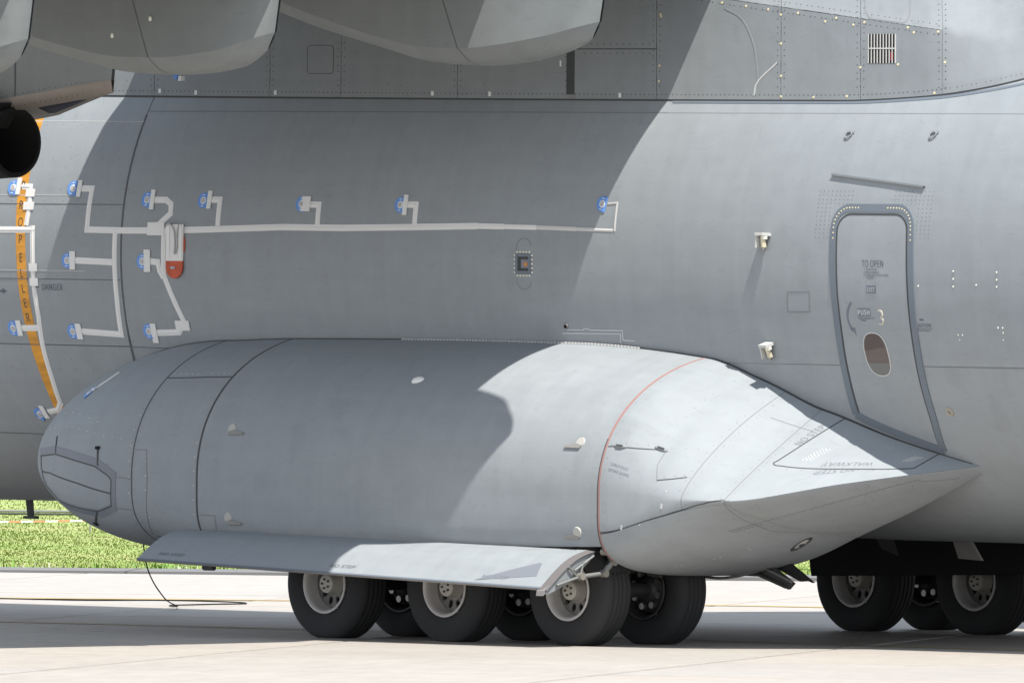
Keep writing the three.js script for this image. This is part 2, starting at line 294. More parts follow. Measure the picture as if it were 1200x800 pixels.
{
  // everything paved is one sheet that ends at the kerb; the slabs near the aircraft lie on it
  const P = (s, n) => [K0[0] + KD[0] * s + KN[0] * n, -.034, K0[1] + KD[1] * s + KN[1] * n];
  const pos = [...P(-900, -.02), ...P(900, -.02), ...P(900, -900), ...P(-900, -900)];
  const g = geo(pos, [0, 2, 1, 0, 3, 2], [0, 0, 180, 0, 180, 90, 0, 90]); g.computeVertexNormals();
  g.translate(0, -.02, 0); const apron = structure(part('apron', g, mat(.38, .35, .322, .65, 0, { map: slabMaps[1] })));
  const T = 5, gap = .018, shape = (() => {
    const h = T / 2 - gap, b = .012, top = [[-h + b, -h + b], [h - b, -h + b], [h - b, h - b], [-h + b, h - b]], low = [[-h, -h], [h, -h], [h, h], [-h, h]], pos2 = [], uv = [], idx = [0, 2, 1, 0, 3, 2];
    top.forEach(([x, z]) => { pos2.push(x, 0, z); uv.push((x + h) / T, (z + h) / T); });
    for (let k = 0; k < 4; k++) { const l = (k + 1) % 4, o = 4 + k * 4; pos2.push(top[k][0], 0, top[k][1], top[l][0], 0, top[l][1], low[l][0], -.034, low[l][1], low[k][0], -.034, low[k][1]); uv.push(0, 0, 1, 0, 1, .02, 0, .02); idx.push(o, o + 1, o + 2, o, o + 2, o + 3); }
    return geo(pos2, idx, uv);
  })();
  for (let i = -12; i <= 8; i++) for (let j = -7; j <= 7; j++) {
    const cx = 2.7 + GA[0] * i * T + GB[0] * j * T, cz = 1.9 + GA[1] * i * T + GB[1] * j * T, far = (cx - K0[0]) * KN[0] + (cz - K0[1]) * KN[1];
    const along = cx * .7071 - cz * .7071, away = -(cx + cz) * .7071;
    if (far > -3.9 || Math.abs(along + 0) > 22 || away > 45 || away < -26) continue;
    const s = part('slab', shape, slabMats[Math.floor(rnd() * 9)], apron); s.position.set(cx, -.02 + (rnd() - .5) * .002, cz); s.rotation.y = -A0 + Math.floor(rnd() * 4) * PI / 2;
  }
  const kp = (s, n, y) => [K0[0] + KD[0] * s + KN[0] * n, y, K0[1] + KD[1] * s + KN[1] * n];
  const kg = []; for (let k = -30; k < 30; k++) kg.push(plate([kp(k * 3 + .02, -1.1, -.012), kp(k * 3 + 2.98, -1.1, -.012), kp(k * 3 + 2.98, .25, -.006), kp(k * 3 + .02, .25, -.006)], [0, -1, 0], .12));
  structure(part('kerb', merge(kg), mat(.24, .235, .235, .9, 0, { map: grain })));
  const flatLine = (pts, w) => {
    const c = new THREE.CatmullRomCurve3(pts.map((p) => new THREE.Vector3(p[0], -.015, p[1])), false, 'centripetal').getPoints(80), pos2 = [], idx = [];
    c.forEach((p, i) => { const t = (c[i + 1] ?? p).clone().sub(c[i - 1] ?? p).normalize(); pos2.push(p.x - t.z * w / 2, p.y, p.z + t.x * w / 2, p.x + t.z * w / 2, p.y, p.z - t.x * w / 2); if (i) idx.push(i * 2 - 2, i * 2 - 1, i * 2, i * 2 - 1, i * 2 + 1, i * 2); });
    const g2 = geo(pos2, idx); return g2;
  };
  const yellow = mat(.62, .45, .16, .8, 0, { map: grain });
  structure(part('taxiway_line', flatLine([[-34, 2], [-22, -5.6], [-16.4, -9.45], [-14.53, -11.1], [-10.35, -14.0], [-9.0, -14.5], [-2, -16], [12, -17]], .34), yellow));
  structure(part('taxiway_line', flatLine([[-30, 4], [-16, -.6], [-8.6, -2.13], [-5.1, -2.64], [0, -3.08], [4.54, -3.11], [14, -3], [40, -3]], .16), yellow));
}
{
  const white = mat(.7, .69, .66, .8, 0, { map: grain });
  for (const [x, z, l] of [[-6.39, -.75, .04], [-5.44, -.37, .05]]) structure(part('paint_mark', plate([[x - l, -.013, z + l], [x + l, -.013, z - l], [x + l + .12, -.013, z - l + .12], [x - l + .12, -.013, z + l + .12]], [0, -1, 0], .004), white));
}
// grass beyond the kerb: tufts of bent blades, with pale seed heads
{
  const tuft = (s, nb, hgt, spread) => {
    let t = s; const r = () => { t = (Math.imul(t, 1664525) + 1013904223) | 0; return (t >>> 8) / 16777216; }; const pos = [], idx = [], nor = [];
    for (let k = 0; k < nb; k++) {
      const a = r() * 2 * PI, x = (r() - .5) * spread, z = (r() - .5) * spread, h = hgt * (.5 + r() * .8), w = .004 + r() * .004, lx = Math.cos(a) * h * (.2 + r() * .5), lz = Math.sin(a) * h * (.2 + r() * .5), px = -Math.sin(a) * w, pz = Math.cos(a) * w, o = pos.length / 3;
      pos.push(x - px, 0, z - pz, x + px, 0, z + pz, x + lx * .4 - px * .8, h * .6, z + lz * .4 - pz * .8, x + lx * .4 + px * .8, h * .6, z + lz * .4 + pz * .8, x + lx, h, z + lz);
      idx.push(o, o + 1, o + 2, o + 1, o + 3, o + 2, o + 2, o + 3, o + 4); for (let q = 0; q < 5; q++) nor.push(0, 1, 0);
    }
    return geo(pos, idx, null, nor);
  };
  const leaf = mat(.5, .5, .5, .8); leaf.color = rgb(1, 1, 1);
  const place = (name, g, list) => {
    const m = new THREE.InstancedMesh(g, leaf, list.length), c = new THREE.Color();
    list.forEach(([x, y, z, s, col], i) => { m.setMatrixAt(i, new THREE.Matrix4().makeRotationY(rnd() * 6.28).scale(new THREE.Vector3(s, s * (.8 + rnd() * .4), s)).setPosition(x, y, z)); m.setColorAt(i, c.setRGB(...col)); });
    m.name = name; m.userData.kind = 'stuff'; m.castShadow = m.receiveShadow = true; scene.add(m); return m;
  };
  const pn = fbm(6, 6, 515, 4), list = [], weeds = [];
  for (let i = 0; i < 120000; i++) {
    const n = rnd() * rnd() * 75 + .25, s = (rnd() - .5) * 46 + lerp(-2, 4, rnd()); const x = K0[0] + KD[0] * s + KN[0] * n, z = K0[1] + KD[1] * s + KN[1] * n;
    const patch = pn((x * .06 + 9) % 1, (z * .06 + 9) % 1), dry = clamp((patch - .42) * 2.2 + (rnd() - .5) * .7 + (n < 3 ? .25 : 0), 0, 1);
    list.push([x, -.08, z, .7 + rnd() * .7, [lerp(.25, .37, dry), lerp(.335, .37, dry), lerp(.10, .165, dry)]]);
  }
  tag(place('grass', tuft(5, 12, .016, .4), list), 'sunlit mown green grass field beyond the far edge of the apron', 'grass');
  for (let i = 0; i < 500; i++) { const n = .3 + rnd() * 1.6, s = (rnd() - .5) * 40, x = K0[0] + KD[0] * s + KN[0] * n, z = K0[1] + KD[1] * s + KN[1] * n; weeds.push([x, -.06, z, .8 + rnd() * 1.0, rnd() < .1 ? [.5, .5, .42] : [.12 + rnd() * .1, .22 + rnd() * .1, .05]]); }
  tag(place('weeds', tuft(71, 14, .06, .3), weeds), 'darker weeds with pale flower heads growing along the apron kerb', 'weeds');
}
// barrier far out on the grass
{
  const P = (s, n, y) => [K0[0] + KD[0] * s + KN[0] * n, y, K0[1] + KD[1] * s + KN[1] * n];
  const redTape = mat(.62, .28, .16, .6), whiteTape = mat(.8, .78, .74, .6), n0 = 24, rope = base('barrier_tape', P(0, n0, 0)), L = (p) => sub3(p, P(0, n0, 0));
  for (let k = -90; k < 90; k++) {
    const s0 = k * .16, s1 = s0 + .16, sag = (s) => .09 + .03 * Math.cos(s * 1.1), pts = [L(P(s0, n0, sag(s0))), L(P(s1, n0, sag(s1))), L(P(s1, n0, sag(s1) + .024)), L(P(s0, n0, sag(s0) + .024))];
    part('tape_section', plate(pts, [KN[0], 0, KN[1]], .004), k % 2 ? redTape : whiteTape, rope);
  }
  for (const s of [-12.6, -7.1, 7.5, 12.6]) part('stake', bar(L(P(s, n0, -.05)), L(P(s, n0, .5)), .012), M.steel, rope);
  tag(rope, 'low red and white barrier tape stretched across the grass behind the aircraft', 'barrier tape');
  const n1 = 24.8, rail = base('ground_cable_duct', P(0, n1, 0)), L1 = (p) => sub3(p, P(0, n1, 0));
  part('pipe', tube([-30, -15, 0, 15, 30].map((s) => L1(P(s, n1, .20))), .015, 8, 20), mat(.2, .2, .2, .6), rail);
  part('lower_pipe', tube([-30, -15, 0, 15, 30].map((s) => L1(P(s, n1, .165))), .014, 8, 20), mat(.05, .05, .05, .6), rail);
  for (const s of [-26, -14, 9, 22]) part('support', bar(L1(P(s, n1, -.08)), L1(P(s, n1, .18))  , .03), M.steel, rail);
  tag(rail, 'thin grey pipe running level above the grass behind the aircraft', 'pipe');
}

// ---------------------------------------------------------------- the aircraft
const plane = base('transport_aircraft', [0, 0, 0]);
tag(plane, 'grey military transport aircraft with side pod, wheels, crew door and high wing', 'aircraft');
const flat = (m) => m;
const fuselage = part('fuselage', grid((i, j) => { const u = i < .1 ? lerp(-20.95, -17, i / .1) : lerp(-17, 24, (i - .1) / .9), a = j * 2 * PI; return { p: fuselageAt(u, a), uv: [u / 4, a * 2.8 / 4] }; }, 120, 96, false), M.skin, plane);
{
  const add = (...a) => part('skin_panel', panel(FUS, ...a), M.skin, fuselage);
  const G = .005, xf = -6.405;
  const rowsF = [-1.35, -.775, -.349, -.099, .162, .473, .9], rowsM = [-1.35, -.358, .515, .9];
  for (let k = 0; k < rowsF.length - 1; k++) add(-12, xf - G, rowsF[k] + G / 3, rowsF[k + 1] - G / 3, 40, 10);
  for (let k = 0; k < 3; k++) add(xf + G, 9, rowsM[k] + G / 3, rowsM[k + 1] - G / 3, 80, 16);
  const seams = (name, w, m, ...paths) => paths.forEach((p) => part(name, strip(FUS, p, w, .0015, .0055, null, false, .05), m, fuselage));
  seams('seam', .022, M.sealDark, [[xf, .5], [xf, .1], [xf, -.2], [xf - .02, -.38], [xf - .06, -.6]]);
  seams('seam', .009, M.sealMid, [[-12, .162], [xf, .162]], [[-12, -.099], [xf, -.099]], [[-12, -.349], [xf, -.35], [-5.3, -.355]], [[-12, -.775], [-8.3, -.772]]);
  seams('seam', .008, M.sealFaint, [[2, -.358], [9, -.365]], [[.9, .515], [9, .515]]);
  seams('seam', .009, M.sealPale2, [[-12, .474], [xf, .473]], [[-12, .193], [-7.1, .194]], [[-12, -.071], [-6.93, -.069]]);
  seams('seam', .010, M.sealLight, [[xf, .515], [.9, .515]]);
  const rv = [];
  for (const a of [.15, .175, -.087, -.112, .46, -.335, -.363, -.45, .05, .33]) rivetRow(FUS, [[-12, a], [-6.45, a]], .24, .0055, rv);
  for (const u of [-6.44, -6.37, -7.35, -8.9]) rivetRow(FUS, [[u, .5], [u, -.6]], .22, .0055, rv);
  for (const [u0, u1, v0, v1, cut] of [[3.25, 3.74, .07, .235, 0], [4.26, 4.78, .07, .235, 1]])
    for (let u = u0; u <= u1; u += .055) for (let v = v0; v <= v1; v += .0145) { const inside = cut ? u < 4.58 && v < .185 : u > 3.44 && v < .185; if (!inside) rv.push(frameAt(FUS, u, v, .0055)); }
  copies('rivet', rivetGeometry, M.rivet, rv, fuselage);
  // closed access hatch ahead of the door, its outline standing out as a fine bead
  const hp = [[2.878, -.106], [3.17, -.105], [3.152, -.171], [2.858, -.172], [2.878, -.106]];
  part('access_hatch', sheet(FUS, [hp[3], hp[2], hp[1], hp[0]], .006, .003), M.skin, fuselage);
  part('hatch_seam', strip(FUS, hp, .014, .006, .0045, null, true), M.sealLight, fuselage);
  // drip rail over the crew door and the two small loops above it
  const rl = [[3.372, .286], [4.633, .244]];
  part('drip_rail', strip(FUS, rl, .02, .005, .03, [[-1, -.01], [-.9, .024], [.9, .028], [1, -.01]]), M.skinDark, fuselage);
  for (const [u, v] of [[3.46, .442], [4.582, .443]]) {
    const m = frameAt(FUS, u, v, .005), t = new THREE.TorusGeometry(.042, .008, 6, 18).scale(1, .7, 1).rotateZ(.5).translate(-.01, -.035, .012); t.applyMatrix4(m); const f = new THREE.BoxGeometry(.1, .022, .012); f.translate(.0, .0, .004); f.applyMatrix4(m);
    part('tie_down_loop', merge([t, f]), M.skinDark, fuselage);
  }
  // two small light fixtures
  for (const [u, v] of [[2.609, .055], [2.57, -.304]]) {
    const m = frameAt(FUS, u, v, .004), b = new THREE.BoxGeometry(.105, .03, .12); b.translate(-.01, .062, .06); const bk = new THREE.BoxGeometry(.012, .14, .11); bk.translate(-.055, 0, .055); const g = merge([b, bk]); g.applyMatrix4(m);
    const f = part('lamp_fixture', g, M.fixture, fuselage, v > 0 ? 'upper small white lamp fixture beside the crew door' : 'lower small white lamp fixture beside the crew door');
    const l = new THREE.CylinderGeometry(.024, .028, .11, 14).rotateX(.2); l.translate(.0, -.01, .06); l.applyMatrix4(m); part('lens', l, mat(.55, .5, .36, .3), f);
    const c = new THREE.CylinderGeometry(.032, .032, .03, 14); c.translate(.012, .03, .062); c.applyMatrix4(m); part('lens_collar', c, M.rivetWhite, f);
    const d = new THREE.CylinderGeometry(.03, .018, .03, 14); d.translate(.0, -.08, .055); d.applyMatrix4(m); part('lens_base', d, M.steel, f);
  }
  // flush sensor window with studs
  {
    const u = -.713, v = -.027, m = frameAt(FUS, u, v, .005), w = .215, h = .2;
    const ring = new THREE.Shape(); ring.moveTo(-w / 2, -h / 2); ring.lineTo(w / 2, -h / 2); ring.lineTo(w / 2, h / 2); ring.lineTo(-w / 2, h / 2); ring.closePath(); const ho = new THREE.Path(); ho.moveTo(-.075, -.07); ho.lineTo(-.075, .07); ho.lineTo(.075, .07); ho.lineTo(.075, -.07); ho.closePath(); ring.holes.push(ho);
    const fr = new THREE.ExtrudeGeometry(ring, { depth: .012, bevelEnabled: false }); fr.applyMatrix4(m); const f = part('sensor_window', fr, M.frame, fuselage, 'small square dark sensor window with bright studs');
    const bk = new THREE.PlaneGeometry(.15, .14); bk.translate(0, 0, .002); bk.applyMatrix4(m); part('window_back', bk, M.seal, f);
    const in1 = new THREE.BoxGeometry(.1, .085, .006); in1.translate(.02, 0, .004); in1.applyMatrix4(m); part('sensor_plate', in1, M.octFrame, f);
    const in2 = new THREE.BoxGeometry(.05, .04, .006); in2.translate(.035, -.004, .008); in2.applyMatrix4(m); part('sensor_eye', in2, M.amber, f);
    const st = []; for (let i = 0; i < 5; i++) for (const s of [-1, 1]) { st.push(new THREE.Matrix4().makeTranslation(-.084 + i * .042, s * .114, .002).premultiply(m)); st.push(new THREE.Matrix4().makeTranslation(s * .118, -.084 + i * .042, .002).premultiply(m)); }
    copies('stud', new THREE.CylinderGeometry(.010, .012, .012, 8).rotateX(PI / 2), M.rivetWhite, st, f);
    const o = []; for (let i = 0; i <= 24; i++) o.push([u + .1 * Math.cos(i / 24 * 2 * PI), v + (i < 12 ? .055 : -.055) + .028 * Math.sin(i / 24 * 2 * PI)]); part('backing_outline', strip(FUS, o, .008, .005, .0012, null, true), M.sealLight, f);
  }
  // drain hole, conduits on the skin above the pod, studs, ring
  { const g = new THREE.CylinderGeometry(.028, .032, .02, 16).rotateX(PI / 2); g.applyMatrix4(frameAt(FUS, -.191, -.236, .008)); const d = part('drain_port', g, M.steel, fuselage); const e = new THREE.CylinderGeometry(.018, .018, .01, 14).rotateX(PI / 2); e.applyMatrix4(frameAt(FUS, -.191, -.236, .018)); part('port_hole', e, M.black, d); }
  for (const p of [[[-.254, -.261], [.543, -.259], [.525, -.294]], [[-.187, -.248], [.04, -.2475], [.05, -.243], [.12, -.243], [.13, -.2475], [.574, -.247], [.564, -.281], [.725, -.283]]]) part('conduit', strip(FUS, p, .011, .006, .004), M.inkPale, fuselage);
  const dots = [[5.091, -.035], [5.089, -.059], [5.085, -.083], [5.663, -.037], [5.661, -.06], [5.658, -.082], [5.39, -.077], [5.092, -.243], [5.15, -.243], [5.103, -.26], [5.63, -.217], [5.691, -.217], [5.69, -.234], [5.677, -.258], [4.623, -.082]];
  copies('stud', new THREE.SphereGeometry(.0095, 8, 6).scale(1, 1, .6), M.rivetWhite, dots.map(([u, v]) => frameAt(FUS, u, v, .008)), fuselage);
  { const g = new THREE.TorusGeometry(.034, .012, 8, 20); g.applyMatrix4(frameAt(FUS, 4.708, -.533, .008)); part('grommet', g, mat(.36, .31, .24, .6), fuselage); }
  // writing beside the door and by the band
  part('caution_notice', merge([lettering(FUS, 'CAUTION', 4.648, -.212, .034), lettering(FUS, 'KEEP CLEAR OF DOOR', 4.66, -.224, .014), lettering(FUS, 'WHEN OPENING', 4.65, -.231, .014), sheet(FUS, box4(FUS, 4.63, -.193, .05, .018), .007, .0005, 1, 1)]), M.ink, fuselage);
  const d1 = part('danger_notice', lettering(FUS, 'DANGER', -7.42, -.128, .062, { stretch: .95 }), M.ink, fuselage); part('arrow', merge([sheet(FUS, box4(FUS, -7.64, -.128, .05, .016), .007, .0006, 1, 1), sheet(FUS, [[-7.72, -.128], [-7.665, -.136], [-7.665, -.120], [-7.72, -.1279]], .007, .0006, 1, 1)]), M.ink, d1);
  const d2 = part('danger_notice', lettering(FUS, 'PROPELLER', -8.55, -.145, .062, { stretch: .95 }), M.ink, fuselage); part('arrow', merge([sheet(FUS, box4(FUS, -8.2, -.145, .09, .02), .007, .0006, 1, 1), sheet(FUS, [[-8.09, -.145], [-8.15, -.156], [-8.15, -.134], [-8.09, -.1449]], .007, .0006, 1, 1)]), M.ink, d2);
}
// orange band with letters
{
  const b = [[-7.973, .60], [-7.955, .512], [-7.935, .403], [-7.917, .299], [-7.9, .189], [-7.873, .066], [-7.854, -.05], [-7.839, -.173], [-7.822, -.287], [-7.806, -.409], [-7.806, -.54], [-7.826, -.629], [-7.847, -.684], [-7.86, -.76]];
  const band = part('propeller_band', strip(FUS, b, .135, .0058, .0012, null, false, .05), M.orange, plane, 'orange propeller danger band with dark letters');
  const xs = pchip(b.map((p) => -p[1]), b.map((p) => p[0]));
  [['P', .229], ['R', .158], ['O', .097], ['P', .036], ['E', -.026], ['L', -.08], ['L', -.134], ['E', -.188], ['R', -.243]].forEach(([c, v], i) => part('letter', lettering(FUS, c, xs(-v), v, .088, { d: .0082, stretch: .85, roll: v < -.1 ? .12 : 0 }), M.inkDark, band));
}
// crew door
{
  const rows = 28, L = pchip([-.72, -.551, -.366, -.213, -.099, .006, .093, .17], [3.40, 3.437, 3.483, 3.503, 3.497, 3.494, 3.491, 3.49]), Rr = pchip([-.72, -.703, -.545, -.393, -.239, -.096, .008, .095, .17], [4.375, 4.38, 4.467, 4.502, 4.526, 4.53, 4.527, 4.518, 4.515]);
  const S = surface((s, v) => fuselageAt(lerp(L(v), Rr(v), s), v), 1), lowAt = (s) => lerp(-.551, -.703, s) ;
  const outline = []; const arcPts = (cu, cv, r0, r1, n = 8) => { for (let k = 0; k <= n; k++) { const t = lerp(r0, r1, k / n); outline.push([cu + .19 * Math.cos(t), cv + .068 * Math.sin(t)]); } };
  for (let v = -.551; v < .1; v += .03) outline.push([L(v), v]);
  arcPts(3.68, .103, PI, PI / 2); arcPts(4.325, .103, PI / 2, 0);
  for (let v = .08; v > -.70; v -= .03) outline.push([Rr(v), v]); outline.push([4.38, -.703]);
  const bot = []; for (let k = 0; k <= 10; k++) bot.push([lerp(3.437, 4.38, k / 10), lerp(-.549, -.703, Math.pow(k / 10, .85))]);
  // leaf: fills the outline
  const pos = [], uv = [], idx = [], nor = [], nu = 20;
  const topAt = (s) => { const e = Math.min(s, 1 - s) * 1.02 / .19; return e >= 1 ? .171 : .103 + .068 * Math.sqrt(1 - (1 - e) ** 2); };
  for (let j = 0; j <= rows; j++) for (let i = 0; i <= nu; i++) { const s = i / nu, v = lerp(lowAt(s), topAt(s), j / rows), p = S.off(s, v, .0085); pos.push(...p); uv.push(p[0] / 4 + .13, v * .7 + .4); nor.push(...S.normal(s, v)); }
  for (let j = 0; j < rows; j++) for (let i = 0; i < nu; i++) { const a = j * (nu + 1) + i, c = a + nu + 1; idx.push(a, a + 1, c, a + 1, c + 1, c); }
  const door = part('crew_door', geo(pos, idx, uv, nor), M.skin, plane, 'curved crew door with rounded top and oval window');
  part('door_frame', strip(FUS, outline, .076, .006, .008, null, false, .05), M.frame, door);
  part('door_sill', strip(FUS, bot, .10, .006, .008, null, false, .05), M.frame, door);
  const inset = outline.map(([u, v]) => [3.995 + (u - 3.995) * .905, v > .05 ? .05 + (v - .05) * .82 : v]);
  part('door_gap', strip(FUS, inset, .016, .009, .0025, null, false, .05), M.seal, door);
  const screws = []; const oc = outline.filter(([, v]) => v > .03); 
  { const q = resample(FUS, oc, .02); let acc = 0; for (let i = 1; i < q.length; i++) { acc += len(sub3(FUS.at(...q[i]), FUS.at(...q[i - 1]))); if (acc > .034) { acc = 0; if (q[i][0] < 3.83 || q[i][0] > 4.18) screws.push(frameAt(FUS, q[i][0], q[i][1], .015)); } } }
  copies('screw', new THREE.CylinderGeometry(.0075, .0085, .004, 8).rotateX(PI / 2), M.rivetYellow, screws, door);
  // oval window: rim, dark cabin behind, glass
  const oval = []; const cu = 3.968, cv = -.317; for (let k = 0; k <= 40; k++) { const t = k / 40 * 2 * PI, c = Math.cos(t), s = Math.sin(t), q = (x, e) => Math.sign(x) * Math.pow(Math.abs(x), e); oval.push([cu + .155 * q(c, .8) - .012 * s, cv + .077 * q(s, .75)]); }
  const fan = (sc, d) => { const p = [...FUS.off(cu, cv, d)], ix = [], nn = [...FUS.normal(cu, cv)]; oval.forEach(([u, v], k) => { p.push(...FUS.off(cu + (u - cu) * sc, cv + (v - cv) * sc, d)); nn.push(...FUS.normal(u, v)); if (k) ix.push(0, k, k + 1); }); return geo(p, ix, null, nn); };
  const win = part('window', strip(FUS, oval, .013, .009, .006, null, true, .04), M.sealPale, door);
  part('cabin_behind', fan(.97, .0105), M.glassBack, door);
  const lowHalf = oval.filter(([, v]) => v < cv - .02); { const p = [], ix = []; lowHalf.forEach(([u, v], k) => { p.push(...FUS.off(cu + (u - cu) * .94, cv + (v - cv) * .94, .0125)); if (k > 1) ix.push(0, k - 1, k); }); part('blind', geo(p, ix), M.glassGrey, door); }
  part('glass', fan(.99, .0155), M.glass, door);
  // writing and handle
  const o = { d: .0105 };
  part('opening_notice', merge([lettering(FUS, 'TO OPEN', 4.025, -.015, .066, { ...o, stretch: .78 }), lettering(FUS, '1 PUSH FLAP', 4.0, -.032, .021, o), lettering(FUS, '2 PULL HANDLE', 4.01, -.041, .021, o), lettering(FUS, '3 TURN AND PUSH DOOR', 4.07, -.05, .021, o), lettering(FUS, '4 SLIDE', 3.985, -.058, .021, o)]), M.ink, door);
  const ex = part('exit_sign', sheet(FUS, box4(FUS, 3.998, -.095, .125, .075), .0105, .002, 2, 2), M.frame, door); part('sign_text', lettering(FUS, 'EXIT', 3.998, -.095, .042, { d: .0138, stretch: .95 }), M.inkPale, ex);
  const pu = part('push_sign', sheet(FUS, box4(FUS, 3.88, -.170, .17, .075), .0105, .002, 2, 2), M.frame, door); part('sign_text', lettering(FUS, 'PUSH', 3.88, -.170, .05, { d: .0138, bold: true, stretch: .95 }), M.inkPale, pu);
  part('handle_notice', merge([lettering(FUS, 'TURN HANDLE TO', 3.9, -.19, .02, o), lettering(FUS, 'OPEN', 3.86, -.198, .02, o)]), M.ink, door);
  const ac = smoothPath([[3.72, -.138], [3.672, -.16], [3.655, -.185], [3.668, -.212], [3.705, -.236]]);
  part('turn_arrow', merge([strip(FUS, ac, .026, .0105, .001), sheet(FUS, [[3.67, -.225], [3.735, -.222], [3.74, -.252], [3.7, -.2295]], .0105, .001, 1, 1)]), M.frame, door);
  const hn = smoothPath([[4.07, -.158], [4.12, -.163], [4.13, -.178], [4.10, -.187], [4.13, -.197], [4.12, -.212], [4.065, -.214]]);
  part('handle', strip(FUS, hn.map(([u, v]) => [4.1 + (u - 4.1) * .8, -.187 + (v + .187) * .8]), .014, .0105, .008), mat(.5, .48, .4, .5), door);
}
// fairing between wing and fuselage, clad in screwed panels
{
  const shell = part('wing_fairing', grid((i, j) => { const u = lerp(-9, 7.6, i), lo = wfLow(u) - .06, v = lerp(lo, 7.1, j); return { p: FAIR.off(u, v, -.012), uv: [u / 4, v / 4] }; }, 90, 20, false), M.sealMid, plane);
  const edges = [-9, -6.36, -4.70, -3.69, -2.05, -.50, .70, 2.39, 3.46, 4.55, 7.4], G = .0035;
  for (let k = 0; k < edges.length - 1; k++) {
    const a = edges[k] + G, b = edges[k + 1] - G, mk = (lo, hi, n = 10) => {
      const W = surface((u, s) => wingFairingAt(u, lerp(lo(u), hi(u), s)), 1), g = panel(W, a, b, 0, 1, 14, n, .004, .016); const q = g.attributes.uv; for (let i = 0; i < q.count; i++) q.setY(i, q.getY(i) * 1 + k * .37); part('fairing_panel', g, M.fairing, shell);
    };
    const low = (u) => wfLow(u) + (u > 7 ? 0 : 0);
    if (a > -.55 && a < .6) { const g = -.415; }
    if (k === 5) { mk(low, () => 5.758, 6); mk(() => 5.768, () => 6.9, 8); }
    else if (a > .6 && b < 4.6) { mk(low, (u) => wfTop(u) - G, 8); mk((u) => wfTop(u) + G, (u) => 6.95, 10); }
    else mk(low, () => 6.95, 16);
  }
  part('dark_gap', sheet(FAIR, [[-.535, 5.3], [-.425, 5.3], [-.425, 6.3], [-.535, 6.3]], .004, .003, 1, 6), M.seal, shell);
  part('gap_edge', sheet(FAIR, [[-.548, 5.285], [-.418, 5.285], [-.418, 5.315], [-.548, 5.315]], .004, .006, 1, 1), M.steel, shell);
  part('lower_seal', strip(FAIR, Array.from({ length: 60 }, (_, i) => { const u = lerp(-9, 7.2, i / 59); return [u, wfLow(u) - .006]; }), .022, 0, .002, null, false, .3), M.seal, shell);
  part('edge_band', strip(FUS, Array.from({ length: 60 }, (_, i) => { const u = lerp(.9, 7, i / 59), h = wfLow(u) - .028; return [u, Math.asin((h - HC) / RF)]; }), .03, .006, .003, null, false, .3), M.frame, shell);
  const rv = [], ry = [], rowH = (h0, u0, u1, gap) => rivetRow(FAIR, [[u0, h0], [u1, h0]], gap, .004, rv, 1.2);
  rivetRow(FAIR, Array.from({ length: 30 }, (_, i) => { const u = lerp(-9, 5.6, i / 29); return [u, wfLow(u) + .045]; }), .06, .004, rv, 1.25);
  for (const u of edges.slice(1, -1)) for (const s of [-.045, .045]) rivetRow(FAIR, [[u + s, 5.34], [u + s, u > .6 ? 6.6 : 6.2]], .075, .004, rv, 1.25);
  for (const s of [-.05, .05]) rivetRow(FAIR, [[.75, wfTop(.75) + s], [4.5, wfTop(4.5) + s]], .075, .004, rv, 1.25);
  rowH(5.72, -.35, .66, .09); rowH(5.81, -.35, .66, .09); for (let k = 0; k < 30; k++) rv.push(frameAt(FAIR, -8 + rnd() * 7, 5.4 + rnd() * .7, .004));
  copies('screw', rivetGeometry, M.seal, rv, shell);
  [[1.588, 6.211], [1.912, 6.177], [2.212, 6.143], [2.615, 6.109], [2.385, 6.093], [2.982, 6.026], [3.131, 6.059], [3.36, 5.993], [3.508, 6.017], [4.088, 5.967], [4.168, 5.918], [4.494, 5.926], [2.388, 5.813], [2.391, 5.499], [2.393, 5.301], [2.829, 5.294], [3.275, 5.303], [3.455, 5.582], [3.96, 5.61], [4.445, 5.337], [4.583, 5.632], [.75, 6.1], [.76, 6.08], [.74, 5.6], [.735, 5.45]].forEach(([u, v]) => ry.push(frameAt(FAIR, u, v, .006)));
  copies('bright_screw', new THREE.CylinderGeometry(.011, .013, .004, 9).rotateX(PI / 2), M.rivetYellow, ry, shell);
  for (const [u, h] of [[-6.28, 5.345], [-5.76, 5.33], [-4.62, 5.33], [-2.4, 5.325], [-1.6, 5.32], [.2, 5.31], [-.62, 5.62]]) part('label_tag', sheet(FAIR, box4(FAIR, u, h, h > 5.5 ? .02 : .035, h > 5.5 ? .06 : .045), .005, .002, 1, 1), M.white, shell);
  const sq = [[-4.17, 5.52], [-3.80, 5.52], [-3.80, 5.80], [-4.17, 5.80]], rr = []; for (const [cu, cv, t0] of [[-3.84, 5.76, 0], [-4.13, 5.76, 1], [-4.13, 5.56, 2], [-3.84, 5.56, 3]]) for (let k = 0; k <= 4; k++) { const t = (t0 + k / 4) * PI / 2; rr.push([cu + .04 * Math.cos(t), cv + .04 * Math.sin(t)]); } rr.push(rr[0]);
  part('fairing_hatch', strip(FAIR, rr, .008, .004, .002, null, true), M.sealMid, shell);
  const hd = []; for (const [cu, cv, t0] of [[3.62, 6.17, 2], [4.02, 6.13, 3]]) for (let k = 0; k <= 6; k++) { const t = (t0 + k / 6) * PI / 2; hd.push([cu + .1 * Math.cos(t), cv + .12 * Math.sin(t)]); } hd.unshift([3.52, 6.5]); hd.push([4.12, 6.5]);
  part('fairing_hatch', strip(FAIR, hd, .012, .004, .002), M.sealLight, shell);
  part('bonding_strip', strip(FAIR, smoothPath([[1.62, 6.16], [1.86, 6.05], [2.02, 5.8], [2.06, 5.6], [2.08, 5.44]]), .016, .004, .003), M.fairing, shell);
